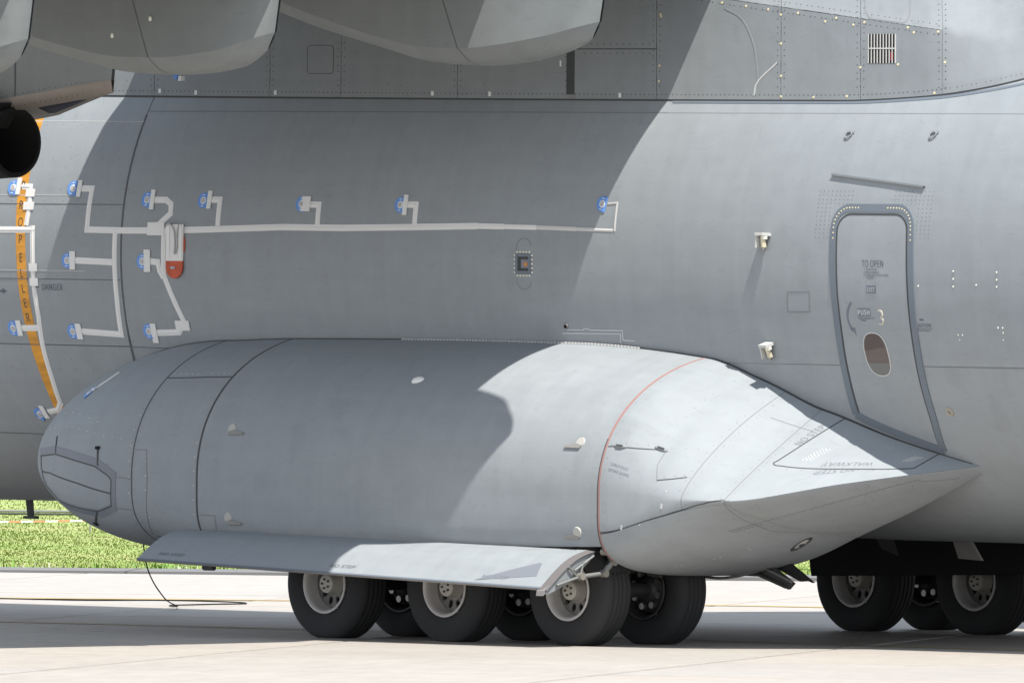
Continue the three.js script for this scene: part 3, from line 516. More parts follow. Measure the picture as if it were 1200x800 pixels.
  part('bonding_strip', strip(FAIR, smoothPath([[2.03, 5.31], [2.06, 5.42], [2.34, 5.63]]), .016, .004, .004), M.sealPale, shell);
  // ventilation grille: dark box, bars
  { const u0 = 3.566, u1 = 3.925, v0 = 5.622, v1 = 5.905, v = part('air_grille', sheet(FAIR, [[u0, v0], [u1, v0], [u1, v1], [u0, v1]], .005, .001, 2, 2), M.black, shell);
    for (let k = 0; k < 10; k++) { const u = lerp(u0, u1, k / 9); part('grille_bar', strip(FAIR, [[u, v0], [u, v1]], .012, .006, .003), M.ventBar, v); }
    part('grille_crossbar', strip(FAIR, [[u0, 5.765], [u1, 5.765]], .012, .007, .004), M.ventBar, v); part('red_plug', sheet(FAIR, box4(FAIR, 3.88, 5.69, .035, .08), .006, .002, 1, 1), mat(.25, .02, .02, .6), v); }
}
// wing with flap, engine nacelle and flap track fairings
{
  const WZ = [-4.42, -1.6, .2, .55, 1.1, 1.9, 6, 16.5], TEx = pchip(WZ.slice(1), [1.52, 1.5, 1.2, 1.22, 1.68, 1.97, 2.2]), LEx = (z) => -6.15 + .27 * (z + 1.6), up = (z) => 6.78 - .045 * (z + 1.6);
  const section = (z, mirror) => { const zz = Math.max(z, -1.6), l = LEx(zz), t = TEx(zz), c = t - l, h = up(z < -1.6 ? -1.6 : z), out = [], th = .13 * c * (1 - .015 * (zz + 1.6)); for (let k = 0; k <= 40; k++) { const a = k / 40 * 2 * PI, xx = .5 + .5 * Math.cos(a), yt = th * 1.35 * (.2969 * Math.sqrt(xx) - .126 * xx - .3516 * xx * xx + .2843 * xx ** 3 - .1036 * xx ** 4) / .2 * .42; const y = (a <= PI ? 1 : -.62) * yt; out.push([l + c * (1 - xx) * 0 + c * (xx), h + y + .25 * (1 - xx) * 0 + .12 * Math.sin(PI * xx), mirror ? 2 * ZC - z : z]); } return out; };
  const zs = [-4.42, -3, -1.6, -.6, .2, .4, .55, .8, 1.1, 1.5, 1.9, 3, 4.5, 6, 9, 12, 14.5, 16.5];
  const half = (mi) => { const S2 = zs.map((z) => section(z, mi)), pos = [], uv = [], idx = [], m = 41; S2.forEach((s, i) => s.forEach((p, k) => { pos.push(...p); uv.push(p[0] / 4, p[2] / 4); if (i && k) { const a = (i - 1) * m + k - 1, b = a + 1, c = i * m + k - 1, e = c + 1; mi ? idx.push(a, c, b, b, c, e) : idx.push(a, b, c, b, e, c); } })); return geo(pos, idx, uv); };
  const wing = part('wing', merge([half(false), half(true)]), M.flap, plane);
  // fairing hull: vertical sides, bevelled keel; stations [along, keel height, half width], nose to tail; toe turns it about its tail
  const hull = (z0, st, seamAt, toe, dx, name, label) => {
    st = st.map(([x, k, w]) => [x - dx + z0 + .55 * w, k, w]); dx = 0; const K = pchip(st.map((s) => s[0]), st.map((s) => s[1])), Wd = pchip(st.map((s) => s[0]), st.map((s) => s[2])), x0 = st[0][0], x1 = st[st.length - 1][0];
    const piece = (a, b, lean, grow, cap) => {
      const pos = [], uv = [], idx = [], n = 26, prof = (x) => { const k = K(x), w = Wd(x) + grow; return [[7.0, w], [k + .165, w], [k + .16, w * .998], [k + .05, w * .72], [k + .01, w * .4], [k, .0], [k + .01, -w * .4], [k + .05, -w * .72], [k + .16, -w * .998], [k + .165, -w], [7.0, -w]]; };
      for (let i = 0; i <= n; i++) { const f = i / n; prof(lerp(a, b, f)).forEach(([h, w], q) => { const x = lerp(a, b, f) + lean(h, f); pos.push(x + dx, h, z0 + w - (x - x1) * toe); uv.push(x / 4, h / 4 + q * .05); if (i && q) { const m = 11, A = (i - 1) * m + q - 1, B = A + 1, C = i * m + q - 1, E = C + 1; idx.push(A, C, B, B, C, E); } }); }
      if (cap) { const o = n * 11; for (let q = 1; q < 5; q++) { idx.push(o + q - 1, o + q, o + 10 - q, o + q - 1, o + 10 - q, o + 11 - q); } idx.push(o + 4, o + 5, o + 6); }
      return geo(pos, idx, uv);
    };
    const xs0 = st; seamAt = seamAt - 0; const wave = (h) => { const t = clamp((h - K(seamAt)) / .62, 0, 1.3); return -.52 * t + .12 * Math.sin(t * 2 * PI) * .9; };
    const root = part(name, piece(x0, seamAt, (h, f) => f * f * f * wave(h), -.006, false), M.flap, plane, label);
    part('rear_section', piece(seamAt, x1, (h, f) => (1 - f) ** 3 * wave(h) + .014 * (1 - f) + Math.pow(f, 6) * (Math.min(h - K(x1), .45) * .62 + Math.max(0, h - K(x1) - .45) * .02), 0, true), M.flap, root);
    part('inner_skin', piece(seamAt - .9, seamAt + .45, (h, f) => (h - K(seamAt)) * -.3 * (1 - f), -.03, false), M.flap, root);
    return root;
  };
  const st2 = [[-3.6, 6.5, .12], [-3.0, 6.23, .22], [-2.72, 6.11, .27], [-1.53, 5.80, .37], [-.46, 5.59, .40], [.0, 5.575, .40], [.36, 5.60, .38], [1.05, 5.70, .24], [1.40, 5.79, .13], [1.56, 5.835, .016]];
  const f2 = hull(.25, st2, .67, .03, -.23, 'flap_track_fairing', 'inboard flap track fairing under the wing');
  const st1 = [[-3.2, 6.4, .12], [-2.3, 6.0, .24], [-1.38, 5.74, .33], [-.55, 5.56, .39], [.1, 5.46, .40], [.6, 5.45, .39], [1.32, 5.51, .29], [1.75, 5.63, .14], [1.93, 5.69, .016]];
  hull(4.2, st1, .45, .02, 4.5, 'flap_track_fairing', 'middle flap track fairing under the wing');
  hull(7.7, st1.map(([a, b, c]) => [a + .30, b - .10, c]), .8, .02, 8.0, 'flap_track_fairing', 'outermost flap track fairing under the wing');
  for (const [u, h, z] of [[.46, 5.98, 4.62], [-.05, 5.82, 4.63]]) { const g = new THREE.SphereGeometry(.02, 10, 8).scale(1, 1.3, .5); g.translate(u, h, z - .0); part('sealant_dab', g, M.rivetWhite, plane.children.filter((c) => c.name === 'flap_track_fairing')[1]); }
  { const g = new THREE.BoxGeometry(.04, .05, .05); g.translate(-5.93, 5.47, -1.96); part('sensor_stub', g, M.white, wing); const b = new THREE.CylinderGeometry(.03, .03, .02, 12).rotateX(PI / 2); b.translate(-6.02, 5.49, -1.97); part('sensor_patch', b, M.blue, wing); }
  // nacelle: rear body of the inner engine under the wing, sooty lower strip, jet pipe
  const zc = 1.3, nb = (x) => lerp(5.30, 5.12, clamp((-3.4 - x) / 1.4, 0, 3)), wide = (x) => .95 * clamp((-3.3 - x) / 1.8, 0, 1) + .02, zn = 1.5;
    const body = (fn, n = 30) => { const pos = [], uv = [], idx = []; let m = 0; for (let i = 0; i <= n; i++) { const x = lerp(-9.8, -3.34, i / n), p = fn(x); m = p.length; p.forEach((q, k) => { pos.push(...q); uv.push(q[0] / 4, q[1] / 4); if (i && k) { const A = (i - 1) * m + k - 1, B = A + 1, C = i * m + k - 1, E = C + 1; idx.push(A, C, B, B, C, E); } }); } const o = n * m; for (let k = 1; k < m - 1; k++) idx.push(o, o + k, o + k + 1); return geo(pos, idx, uv); };
  const lean = (x, h) => x + (h - 5.3) * .10 * sstep(-6, -3.34, x);
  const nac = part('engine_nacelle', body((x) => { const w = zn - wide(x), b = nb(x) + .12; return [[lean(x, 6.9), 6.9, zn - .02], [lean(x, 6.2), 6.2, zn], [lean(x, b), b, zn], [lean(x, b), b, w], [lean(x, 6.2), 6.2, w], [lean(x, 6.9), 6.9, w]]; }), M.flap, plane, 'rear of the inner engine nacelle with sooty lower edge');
  part('sooty_strip', body((x) => { const w = zn - wide(x), b = nb(x); return [[lean(x, b + .125), b + .125, zn + .004], [lean(x, b), b, zn - .035], [lean(x, b), b, w + .0], [lean(x, b + .125), b + .125, w - .004]]; }), M.stain, nac);
  part('lower_lip', plate([[-4.75, 5.22, 1.32], [-4.58, 5.17, 1.32], [-4.40, 5.10, 1.32], [-3.62, 5.32, 1.32], [-3.62, 5.4, 1.32], [-4.75, 5.4, 1.32]], [0, 0, -1], .08), M.navy, nac);
  const rivs = []; for (let k = 0; k < 40; k++) { const x = -3.75 - k * .075; for (const dh of [.03, .15]) rivs.push(new THREE.Matrix4().makeTranslation(lean(x, nb(x) + dh), nb(x) + dh, zn + (dh > .1 ? .001 : -.024))); }
  copies('screw', rivetGeometry, M.seal, rivs, nac);
  part('nacelle_seam', plate([[-4.70, 5.26, zn + .001], [-4.68, 5.26, zn + .001], [-4.68, 6.2, zn + .001], [-4.70, 6.2, zn + .001]], [0, 0, 1], .002), M.seal, nac);
  const pz = 1.45, px = -4.72, py = 4.81, lathe = new THREE.LatheGeometry([[.30, 0], [.335, .0], [.345, .02], [.36, .3], [.37, .9], [.37, 1.9]].map((p) => new THREE.Vector2(...p)), 40).rotateZ(PI / 2); lathe.translate(px, py, pz);
  const pipe = part('jet_pipe', lathe, M.black, nac); const inner = new THREE.LatheGeometry([[.30, 0], [.29, .6], [.05, .9]].map((p) => new THREE.Vector2(...p)), 36).rotateZ(PI / 2); inner.translate(px, py, pz); part('pipe_lining', inner, M.black, pipe);
  part('pipe_mount', plate([[-4.75, 5.2, pz - .1], [-6.3, 5.2, pz - .1], [-6.3, 4.95, pz - .1], [-4.95, 4.95, pz - .1]], [0, 0, 1], .3), M.black, nac);
  // the far engine's nacelle
  const fz = 2 * ZC - zc, fg = new THREE.CapsuleGeometry(.62, 6, 8, 24).rotateZ(PI / 2); fg.translate(-7.0, 5.9, fz); part('engine_nacelle', fg, M.flap, plane);
}
// blade aerials under the forward fuselage
{
  const blade = (x, top, low, c0, c1, z, w) => { const s = (c, x1, h) => { const o = []; for (let k = 0; k < 14; k++) { const a = k / 14 * 2 * PI; o.push([x1 + c / 2 * Math.cos(a), h, z + w * Math.sin(a) * (1 - .5 * Math.cos(a))]); } return o; }; const A = s(c0, x, top), B = s(c1, x + .06, low), pos = [], idx = []; [...A, ...B].forEach((p) => pos.push(...p)); for (let k = 0; k < 14; k++) { const l = (k + 1) % 14; idx.push(k, l, k + 14, l, l + 14, k + 14); if (k > 1) idx.push(14, 14 + k - 1, 14 + k); } return geo(pos, idx); };
  const a = part('blade_aerial', blade(-10.72, 1.42, 1.0, .13, .095, -4.42, .022), M.seal, plane); const f = new THREE.BoxGeometry(.17, .03, .06); f.translate(-10.66, .985, -4.42); part('aerial_foot', f, M.seal, a);
  part('blade_aerial', merge([blade(-11.35, 1.25, 1.07, .07, .05, -4.42, .015), bar([-11.55, 1.155, -4.42], [-11.2, 1.155, -4.42], .012)]), M.seal, plane);
}
// ---------------------------------------------------------------- pod on the side that houses the main gear
const ring = (pts) => pts;
function sponson(S, name, parentName) {
  const near = S === SPON;
  const shellCol = (x0, x1, v0, v1, nu, nv) => grid((i, j) => { const x = lerp(x0, x1, i), v = lerp(v0, v1, j); return { p: S.off(x, v, -.014), uv: [x / 4, v] }; }, nu, nv, S.sign < 0);
  const VH = 1.93;                                                   // below this angle the wheel bay is open
  const shell = part('gear_pod', merge([shellCol(-7.33, -4.2, .05, 3.12, 60, 40), shellCol(-4.2, 1.62, .05, VH, 40, 40), shellCol(1.62, 4.72, .05, 3.12, 50, 40)]), M.primer, plane, near ? 'grey streamlined pod housing the main landing gear' : undefined);
  const add = (...a) => part('skin_panel', panel(S, ...a), M.skinSponson, shell);
  const G = .006;
  add(-7.335, -5.0 - G, .05, 3.12, 60, 44); add(-5.0 + G, -4.04 - G, .05, .835, 16, 14); add(-5.0 + G, -4.04 - G, .845, 2.2, 16, 24); add(-5.0 + G, -4.2, 2.21, 3.12, 12, 16);
  add(-4.04 + G, 1.66 - G, .05, VH, 60, 40);
  add(1.66 + G, 2.62 - G / 2, .05, 1.735, 22, 36); add(2.62 + G / 2, 3.02 - G / 2, .05, 1.735 - .0, 16, 36); add(1.66 + G, 3.02 - G / 2, 1.745, 3.12, 26, 26);
  add(3.02 + G / 2, 4.735, .05, PI / 2 - .004, 40, 30); add(3.02 + G / 2, 4.735, PI / 2 + .004, 3.12, 40, 30);
  return shell;
}
const pod = sponson(SPON);
{
  const far = sponson(FARSPON);
  const sm = (n, w, m, d, ...paths) => paths.forEach((p) => part(n, strip(SPON, p, w, d + .001, .0054, null, false, .05), m, pod));
  const col = (x, v0, v1, dx = 0) => Array.from({ length: 26 }, (_, i) => [x + dx * i / 25, lerp(v0, v1, i / 25)]);
  sm('seam', .014, M.seal, 0, col(-5.0, .3, 2.9), [[-5.0, .84], [-4.05, .84]], [[-4.9, 2.205], [-4.2, 2.205]]);
  sm('seam', .026, M.seal, 0, col(-4.04, .28, 1.93));
  sm('red_seal', .028, M.sealRed, .001, col(1.66, .3, 2.2)); sm('seam', .012, M.seal, .0018, col(1.648, 1.2, 2.2));
  sm('seam', .011, M.seal, 0, [[1.67, 1.755], [2.008, 1.74], [2.253, 1.737], [2.442, 1.734], [2.644, 1.724], [2.831, 1.672], [2.93, 1.59], [3.015, 1.50]]);
  sm('seam', .01, M.sealLight, 0, col(2.62, .45, 1.73), col(3.02, .5, 1.5), [[3.02, 1.55], [3.019, 1.636], [2.93, 2.144], [2.90, 2.455], [3.02, 2.70], [3.13, 2.95]]);
  sm('seam', .01, M.sealLight, .001, [[-4.008, 1.731], [-3.782, 1.724], [-3.80, 1.90]], [[-5.22, 1.568], [-5.0, 1.572]], [[-5.253, 1.795], [-5.02, 1.802]], [[-5.0, 1.401], [-4.809, 1.401], [-4.77, 1.568], [-4.83, 1.9], [-4.93, 2.173]]);
  sm('seam', .01, M.seal, .001, [[1.685, 1.254], [1.852, 1.238], [1.993, 1.207], [2.128, 1.167], [2.259, 1.124]], [[2.32, 1.368], [2.461, 1.317], [2.576, 1.264]]); sm('seam', .008, M.sealLight, .001, [[2.32, 1.368], [2.26, 1.25], [2.266, 1.121]], [[2.743, .684], [2.95, .69], [3.14, .697]], [[2.9, 2.272], [3.3, 2.23], [3.719, 2.184], [4.278, 2.057]], [[4.25, 2.14], [4.5, 2.5]]);
  sm('walkway_line', .012, M.seal, .001, smoothPath([[3.284, .527], [3.132, .964], [3.118, .985], [3.141, 1.003], [3.2, 1.009]], 3), [[3.2, 1.009], [3.6, 1.06], [4.0, 1.108], [4.223, 1.129], [4.313, .527]]);
  const rv = [], rw = [], ry = [];
  for (const x of [-4.965, -5.035]) rivetRow(SPON, col(x, .9, 2.3), .12, .005, rv); rivetRow(SPON, [[-5.0, .80], [-4.1, .805]], .09, .005, rw, .9); rivetRow(SPON, [[-5.0, .88], [-4.1, .885]], .09, .005, rv, .9);
  rivetRow(SPON, col(-4.80, 1.42, 2.1), .14, .005, rw, 1.1); rivetRow(SPON, col(-5.05, 1.1, 1.7), .16, .005, rw, 1.0); rivetRow(SPON, col(-4.09, 1.3, 1.75), .14, .005, rw, 1.0);
  rivetRow(SPON, [[-6.8, 1.2], [-6.2, 1.22], [-5.6, 1.3], [-5.1, 1.34]], .16, .005, rw); rivetRow(SPON, [[-6.6, 1.05], [-6.2, 1.1], [-5.6, 1.22]], .22, .005, rw, 1.1);
  for (const x of [1.72, 2.58, 2.66, 2.98, 3.06]) rivetRow(SPON, col(x, .5, 1.7), .13, .005, rv); rivetRow(SPON, col(2.2, .45, 1.1), .15, .005, rv); for (const x of [-.045, .045]) rivetRow(SPON, [[3.019 + x, 1.636], [2.93 + x, 2.144], [2.90 + x, 2.455], [3.02 + x, 2.70], [3.13 + x, 2.95]], .09, .005, rv, 1.0);
  rivetRow(SPON, [[1.8, 1.22], [2.25, 1.11], [2.55, 1.03]], .12, .005, rv); rivetRow(SPON, [[2.33, 1.345], [2.57, 1.245]], .1, .005, rv, 1.3); for (const e of [-.03, .03]) rivetRow(SPON, [[2.9, 2.272], [3.3, 2.23], [3.719, 2.184], [4.278, 2.057]].map(([x, v]) => [x, v + e]), .09, .005, rv, 1.1); for (let k = 0; k < 60; k++) rv.push(frameAt(SPON, 3.2 + rnd() * 1.0, 1.75 + rnd() * .9, .005)); rivetRow(SPON, [[3.2, 1.035], [4.2, 1.15]], .14, .005, rv);
  for (const [x, v] of [[3.34, .90], [4.10, .875]]) for (let i = 0; i < 3; i++) for (let k = 0; k < 8; k++) rw.push(frameAt(SPON, x + i * .03 + .03 - k * .008, v - .07 + k * .016, .005));
  for (let k = 0; k < 14; k++) rw.push(frameAt(SPON, 3.36 + k * .03, .50 - (k % 2) * .03, .005)); for (const [x, v] of [[2.05, 2.6], [2.1, 2.6], [2.35, 2.62], [2.4, 2.62], [2.6, 2.64], [2.62, 2.6], [2.15, 1.76], [2.45, 1.45]]) rw.push(frameAt(SPON, x, v, .006));
  copies('rivet', rivetGeometry, M.rivet, rv, pod); copies('pale_rivet', rivetGeometry, M.rivetWhite, rw, pod);
  // four latch handles: round boss and tapered lever
  for (const [x, v] of [[-3.612, 1.261], [-3.572, 1.744], [1.289, 1.253], [1.347, 1.752]]) {
    const dir = x < 0 ? 1 : -1, m = frameAt(SPON, x, v, .004), c = new THREE.CylinderGeometry(.05, .056, .012, 20).rotateX(PI / 2); c.translate(-.015 * dir, .012, .005);
    const s = new THREE.Shape(); s.moveTo(-.04 * dir, -.02); s.lineTo(.02 * dir, -.004); s.lineTo(.175 * dir, -.036); s.lineTo(.17 * dir, -.05); s.lineTo(-.03 * dir, -.054); s.closePath();
    const l = new THREE.ExtrudeGeometry(s, { depth: .006, bevelEnabled: true, bevelSize: .002, bevelThickness: .002, bevelSegments: 1 }); l.translate(0, 0, .010);
    const h = part('latch', c.applyMatrix4(m), mat(.42, .41, .38, .6), pod); part('latch_lever', l.applyMatrix4(m), mat(.24, .235, .22, .6), h);
  }
  { const g = new THREE.SphereGeometry(.075, 20, 12).scale(1.0, .62, .5); g.applyMatrix4(frameAt(SPON, -1.383, .838, .0, .3)); part('blister', g, M.white, pod, 'small pale oval blister on top of the pod'); }
  // landing light window on the nose
  const oc = [[-6.834, 1.448], [-6.393, 1.415], [-5.56, 1.49], [-5.275, 1.56], [-5.30, 1.79], [-5.565, 1.90], [-6.40, 1.97], [-6.70, 1.82], [-6.834, 1.448]];
  const lw = part('light_window', strip(SPON, oc, .085, .004, .004, null, true, .05), M.octFrame, pod, 'eight sided landing light cover with dark frame on the pod nose');
  part('inner_edge', strip(SPON, oc.map(([u, v]) => [-5.98 + (u + 5.98) * .955, 1.68 + (v - 1.68) * .87]), .012, .007, .003, null, true, .05), M.seal, lw);
  part('centre_seam', strip(SPON, [[-6.80, 1.62], [-6.5, 1.59], [-5.901, 1.61], [-5.30, 1.655]], .014, .005, .002), M.seal, lw);
  for (const p of [[[-6.42, 1.30], [-6.37, 1.44]], [[-5.56, 1.40], [-5.53, 1.51]], [[-5.60, 1.88], [-5.80, 2.12]]]) { part('hinge_rod', strip(SPON, p, .02, .005, .006), M.seal, lw); }
  for (const p of [[-5.56, 1.395], [-5.8, 2.125]]) { const g = new THREE.BoxGeometry(.06, .03, .02); g.applyMatrix4(frameAt(SPON, ...p, .012)); part('hinge_block', g, M.black, lw); }
  part('dark_edge', strip(SPON, [[-6.45, 1.965], [-6.0, 1.96], [-5.62, 1.905]], .04, .0085, .001), M.frame, lw);
  // nose lip
  part('nose_lip', strip(SPON, [[-7.2, 1.1], [-7.24, 1.4], [-7.22, 1.75], [-7.12, 1.9]], .03, .004, .008), M.rivetWhite, pod);
  // small pods, lights, louvres and writing on the rear
  for (const [x, v] of [[1.832, 1.235], [2.216, 1.135]]) { const g = new THREE.SphereGeometry(.075, 16, 10).scale(1, .3, .3); g.applyMatrix4(frameAt(SPON, x, v, .006)); const b = part('hinge_pod', g, M.skinDark, pod); const e = new THREE.BoxGeometry(.07, .014, .02); e.translate(0, 0, .02); e.applyMatrix4(frameAt(SPON, x, v, .006)); part('hinge_pin', e, M.seal, b); }
  { const m = frameAt(SPON, 2.80, 2.80, .002), g = new THREE.TorusGeometry(.1, .026, 8, 28).scale(1.25, .5, .35); const r = part('rear_light', g.applyMatrix4(m), M.seal, pod, 'round lamp under the tail of the pod'); const l = new THREE.SphereGeometry(.085, 18, 10).scale(1.2, .5, .2); part('lamp_glass', l.applyMatrix4(m), mat(.5, .5, .48, .25, .3), r); const d = new THREE.CylinderGeometry(.03, .03, .01, 12).rotateX(PI / 2); d.translate(0, 0, .018); part('lamp_bulb', d.applyMatrix4(m), M.seal, r); }
  for (let k = 0; k < 7; k++) part('louvre', strip(SPON, [[2.75 + k * .03, 2.28 - .03], [2.75 + .012 + k * .03, 2.28 + .035]], .012, .004, .003), M.sealLight, pod);
  for (let k = 0; k < 2; k++) part('notice_line', lettering(SPON, k ? 'INTAKE GUARD' : 'CHECK DUCT', 1.89, 1.37 + k * .04, .028, { d: .006 }), M.ink, pod);
  part('walkway_notice', lettering(SPON, 'WALKWAY', 3.68, .995, .068, { d: .0068, roll: PI, stretch: 1.15 }), M.inkSoft, pod);
  part('no_step_notice', lettering(SPON, 'NO STEP', 3.64, 1.10, .068, { d: .0068, roll: PI, stretch: 1.1 }), M.inkSoft, pod);
  part('no_step_notice', lettering(SPON, 'NO STEP', 3.165, .73, .07, { d: .0068, roll: 1.45 }), M.inkSoft, pod);
  for (const [x, v] of [[1.95, 1.7], [2.42, 1.6]]) part('small_tab', strip(SPON, [[x, v], [x - .01, v + .05]], .02, .005, .004), M.sealPale, pod);
  part('end_block', sheet(SPON, box4(SPON, 3.32, .497, .11, .06), .005, .004, 1, 1), M.white, pod);
  // sealant bead where the pod meets the fuselage
  const jn = []; for (let x = -6.6; x <= 4.70; x += .09) { let lo = .02, hi = 1.5; for (let k = 0; k < 26; k++) { const m = (lo + hi) / 2, p = sponsonAt(x, m), w = p[1] - HC, a = w > 0 ? RF : belly(x), n = w > 0 ? 2 : 2.12; (Math.abs(w / a) ** n + Math.abs((p[2] - ZC) / RF) ** n > 1) ? hi = m : lo = m; } jn.push([x, hi + .012]); }
  part('joint_seal', strip(SPON, jn, .022, .003, .007, null, false, .2), M.seal, pod);
  const kn = []; for (const p of resample(SPON, jn.filter(([x]) => x > -2.5 && x < .8), .055)) kn.push(frameAt(SPON, p[0], p[1] + .006, .012)); copies('joint_clip', new THREE.BoxGeometry(.026, .03, .012), M.sealPale, kn, pod);
  // wheel bay behind the open door
  const bay = part('wheel_bay', merge([plate([[-4.15, 1.9, -.75], [1.62, 1.9, -.75], [1.62, 1.9, -2.3], [-4.15, 1.9, -2.3]], [0, 1, 0], .03), plate([[-4.15, .75, -2.3], [1.62, .75, -2.3], [1.62, 1.9, -2.3], [-4.15, 1.9, -2.3]], [0, 0, -1], .03), plate([[-4.18, .7, -.45], [-4.18, .7, -2.3], [-4.18, 1.9, -2.3], [-4.18, 1.9, -.75]], [-1, 0, 0], .02), plate([[1.6, .7, -.42], [1.6, .7, -2.3], [1.6, 1.9, -2.3], [1.6, 1.9, -.75]], [1, 0, 0], .02)]), M.dark, plane);
}
// ---------------------------------------------------------------- gear door hanging open below the pod
{
  const X0 = -4.13, X1 = 1.47, hh = (x) => lerp(1.012, .915, (x - X0) / (X1 - X0)), eh = (x) => lerp(.722, .548, (x - X0) / (X1 - X0));
  const at = (x, s) => [x, lerp(hh(x), eh(x), s) + .075 * Math.sin(PI * s) * (1 - .2 * s), -.31 + .655 * s];
  const D = surface(at, -1), th = .02;
  const skin = grid((i, j) => { const x = lerp(X0, X1, i); return { p: at(x, j), uv: [x / 4 + .3, j * .2 + .1] }; }, 40, 14, true), under = grid((i, j) => { const x = lerp(X0, X1, i), p = at(x, j); return { p: add3(p, D.normal(x, j), -th), uv: [x / 4, j] }; }, 40, 14, false);
  const rim = (f, n) => grid((i, j) => { const [x, s] = f(i), p = at(x, s); return { p: add3(p, D.normal(x, s), -th * j), uv: [i, j] }; }, n, 1, false);
  const door = part('gear_door', skin, M.skinSponson, plane, 'long main gear door standing open under the pod');
  part('door_inner_skin', merge([under, rim((i) => [lerp(X0, X1, i), 1], 40), rim((i) => [lerp(X0, X1, i), 0], 40), rim((i) => [X0, i], 12)]), mat(.2, .19, .185, .6), door);
  part('edge_strip', strip(D, [[X0, .985], [X1, .985]], .02, .0, .004, null, false, .3), M.frame, door);
  // rear end rib, seen edge on
  part('end_rib', grid((i, j) => { const p = at(X1 + j * .11, i); return { p: add3(p, [0, 1, 0], -.012 * j), uv: [i, j] }; }, 20, 2, false), mat(.125, .115, .115, .75), door);
  const web = []; for (let k = 0; k <= 12; k++) { const p = at(X1 + .09, k / 12); web.push([X1 + .09, p[1] - .025, p[2]]); } const wl = web.slice().reverse().map((p, k) => [p[0], p[1] - .03 - .12 * Math.sin(PI * k / 12), p[2]]);
  { const pos = [], idx = []; web.forEach((p, k) => { pos.push(...p, ...wl[12 - k]); if (k) { const a = k * 2; idx.push(a - 2, a, a - 1, a, a + 1, a - 1); } }); part('rib_web', geo(pos, idx), mat(.2, .215, .225, .6), door); }
  part('tip_block', plate([[X1 - .02, .60, .27], [X1 + .08, .60, .27], [X1 + .08, .53, .36], [X1 - .02, .53, .36]], [0, -1, .2], .05), mat(.2, .185, .185, .7), door);
  const lk = [[[1.62, .92, -.42], [1.62, .80, -.50], .022], [[1.62, .80, -.50], [1.60, .69, -.40], .03], [[1.60, .69, -.40], [1.59, .66, -.08], .022], [[1.59, .66, -.08], [1.58, .58, .22], .014], [[1.585, .86, -.28], [1.585, .72, -.02], .012], [[1.585, .80, -.14], [1.585, .67, -.10], .012], [[1.585, .76, .06], [1.585, .66, -.06], .012]];
  lk.forEach(([a, b, r]) => part('door_link', bar(a, b, r), mat(.2, .205, .2, .5, .3), door));
  for (const p of [[1.63, .80, -.50], [1.61, .69, -.40], [1.60, .665, -.09], [1.62, .90, -.40]]) { const g = new THREE.CylinderGeometry(.036, .036, .07, 12).rotateZ(PI / 2); g.translate(...p); part('link_pivot', g, mat(.26, .245, .21, .45, .4), door); }
  for (const x of [-3.4, -1.7, 0, 1.2]) part('hinge_arm', bar([x, .93, -.45], add3(at(x, .5), [0, -.05, 0]), .025), M.darkMetal, door);
  { const g = new THREE.CylinderGeometry(.03, .03, .14, 12).rotateZ(PI / 2); g.translate(-3.22, .66, .23); part('door_latch', g, M.seal, door); }
  part('inset_plate', sheet(D, [[.55, .93], [1.30, .80], [1.22, .56], [1.18, .55]], .001, .003, 6, 3), M.octFrame, door, 'grey wedge shaped plate at the rear of the open gear door');
  for (const x of [-3.72, -1.32, .78]) part('no_step_notice', lettering(D, 'NO STEP', x, .86, .044, { d: .005, stretch: 1.5 }), M.inkSoft, door);
}
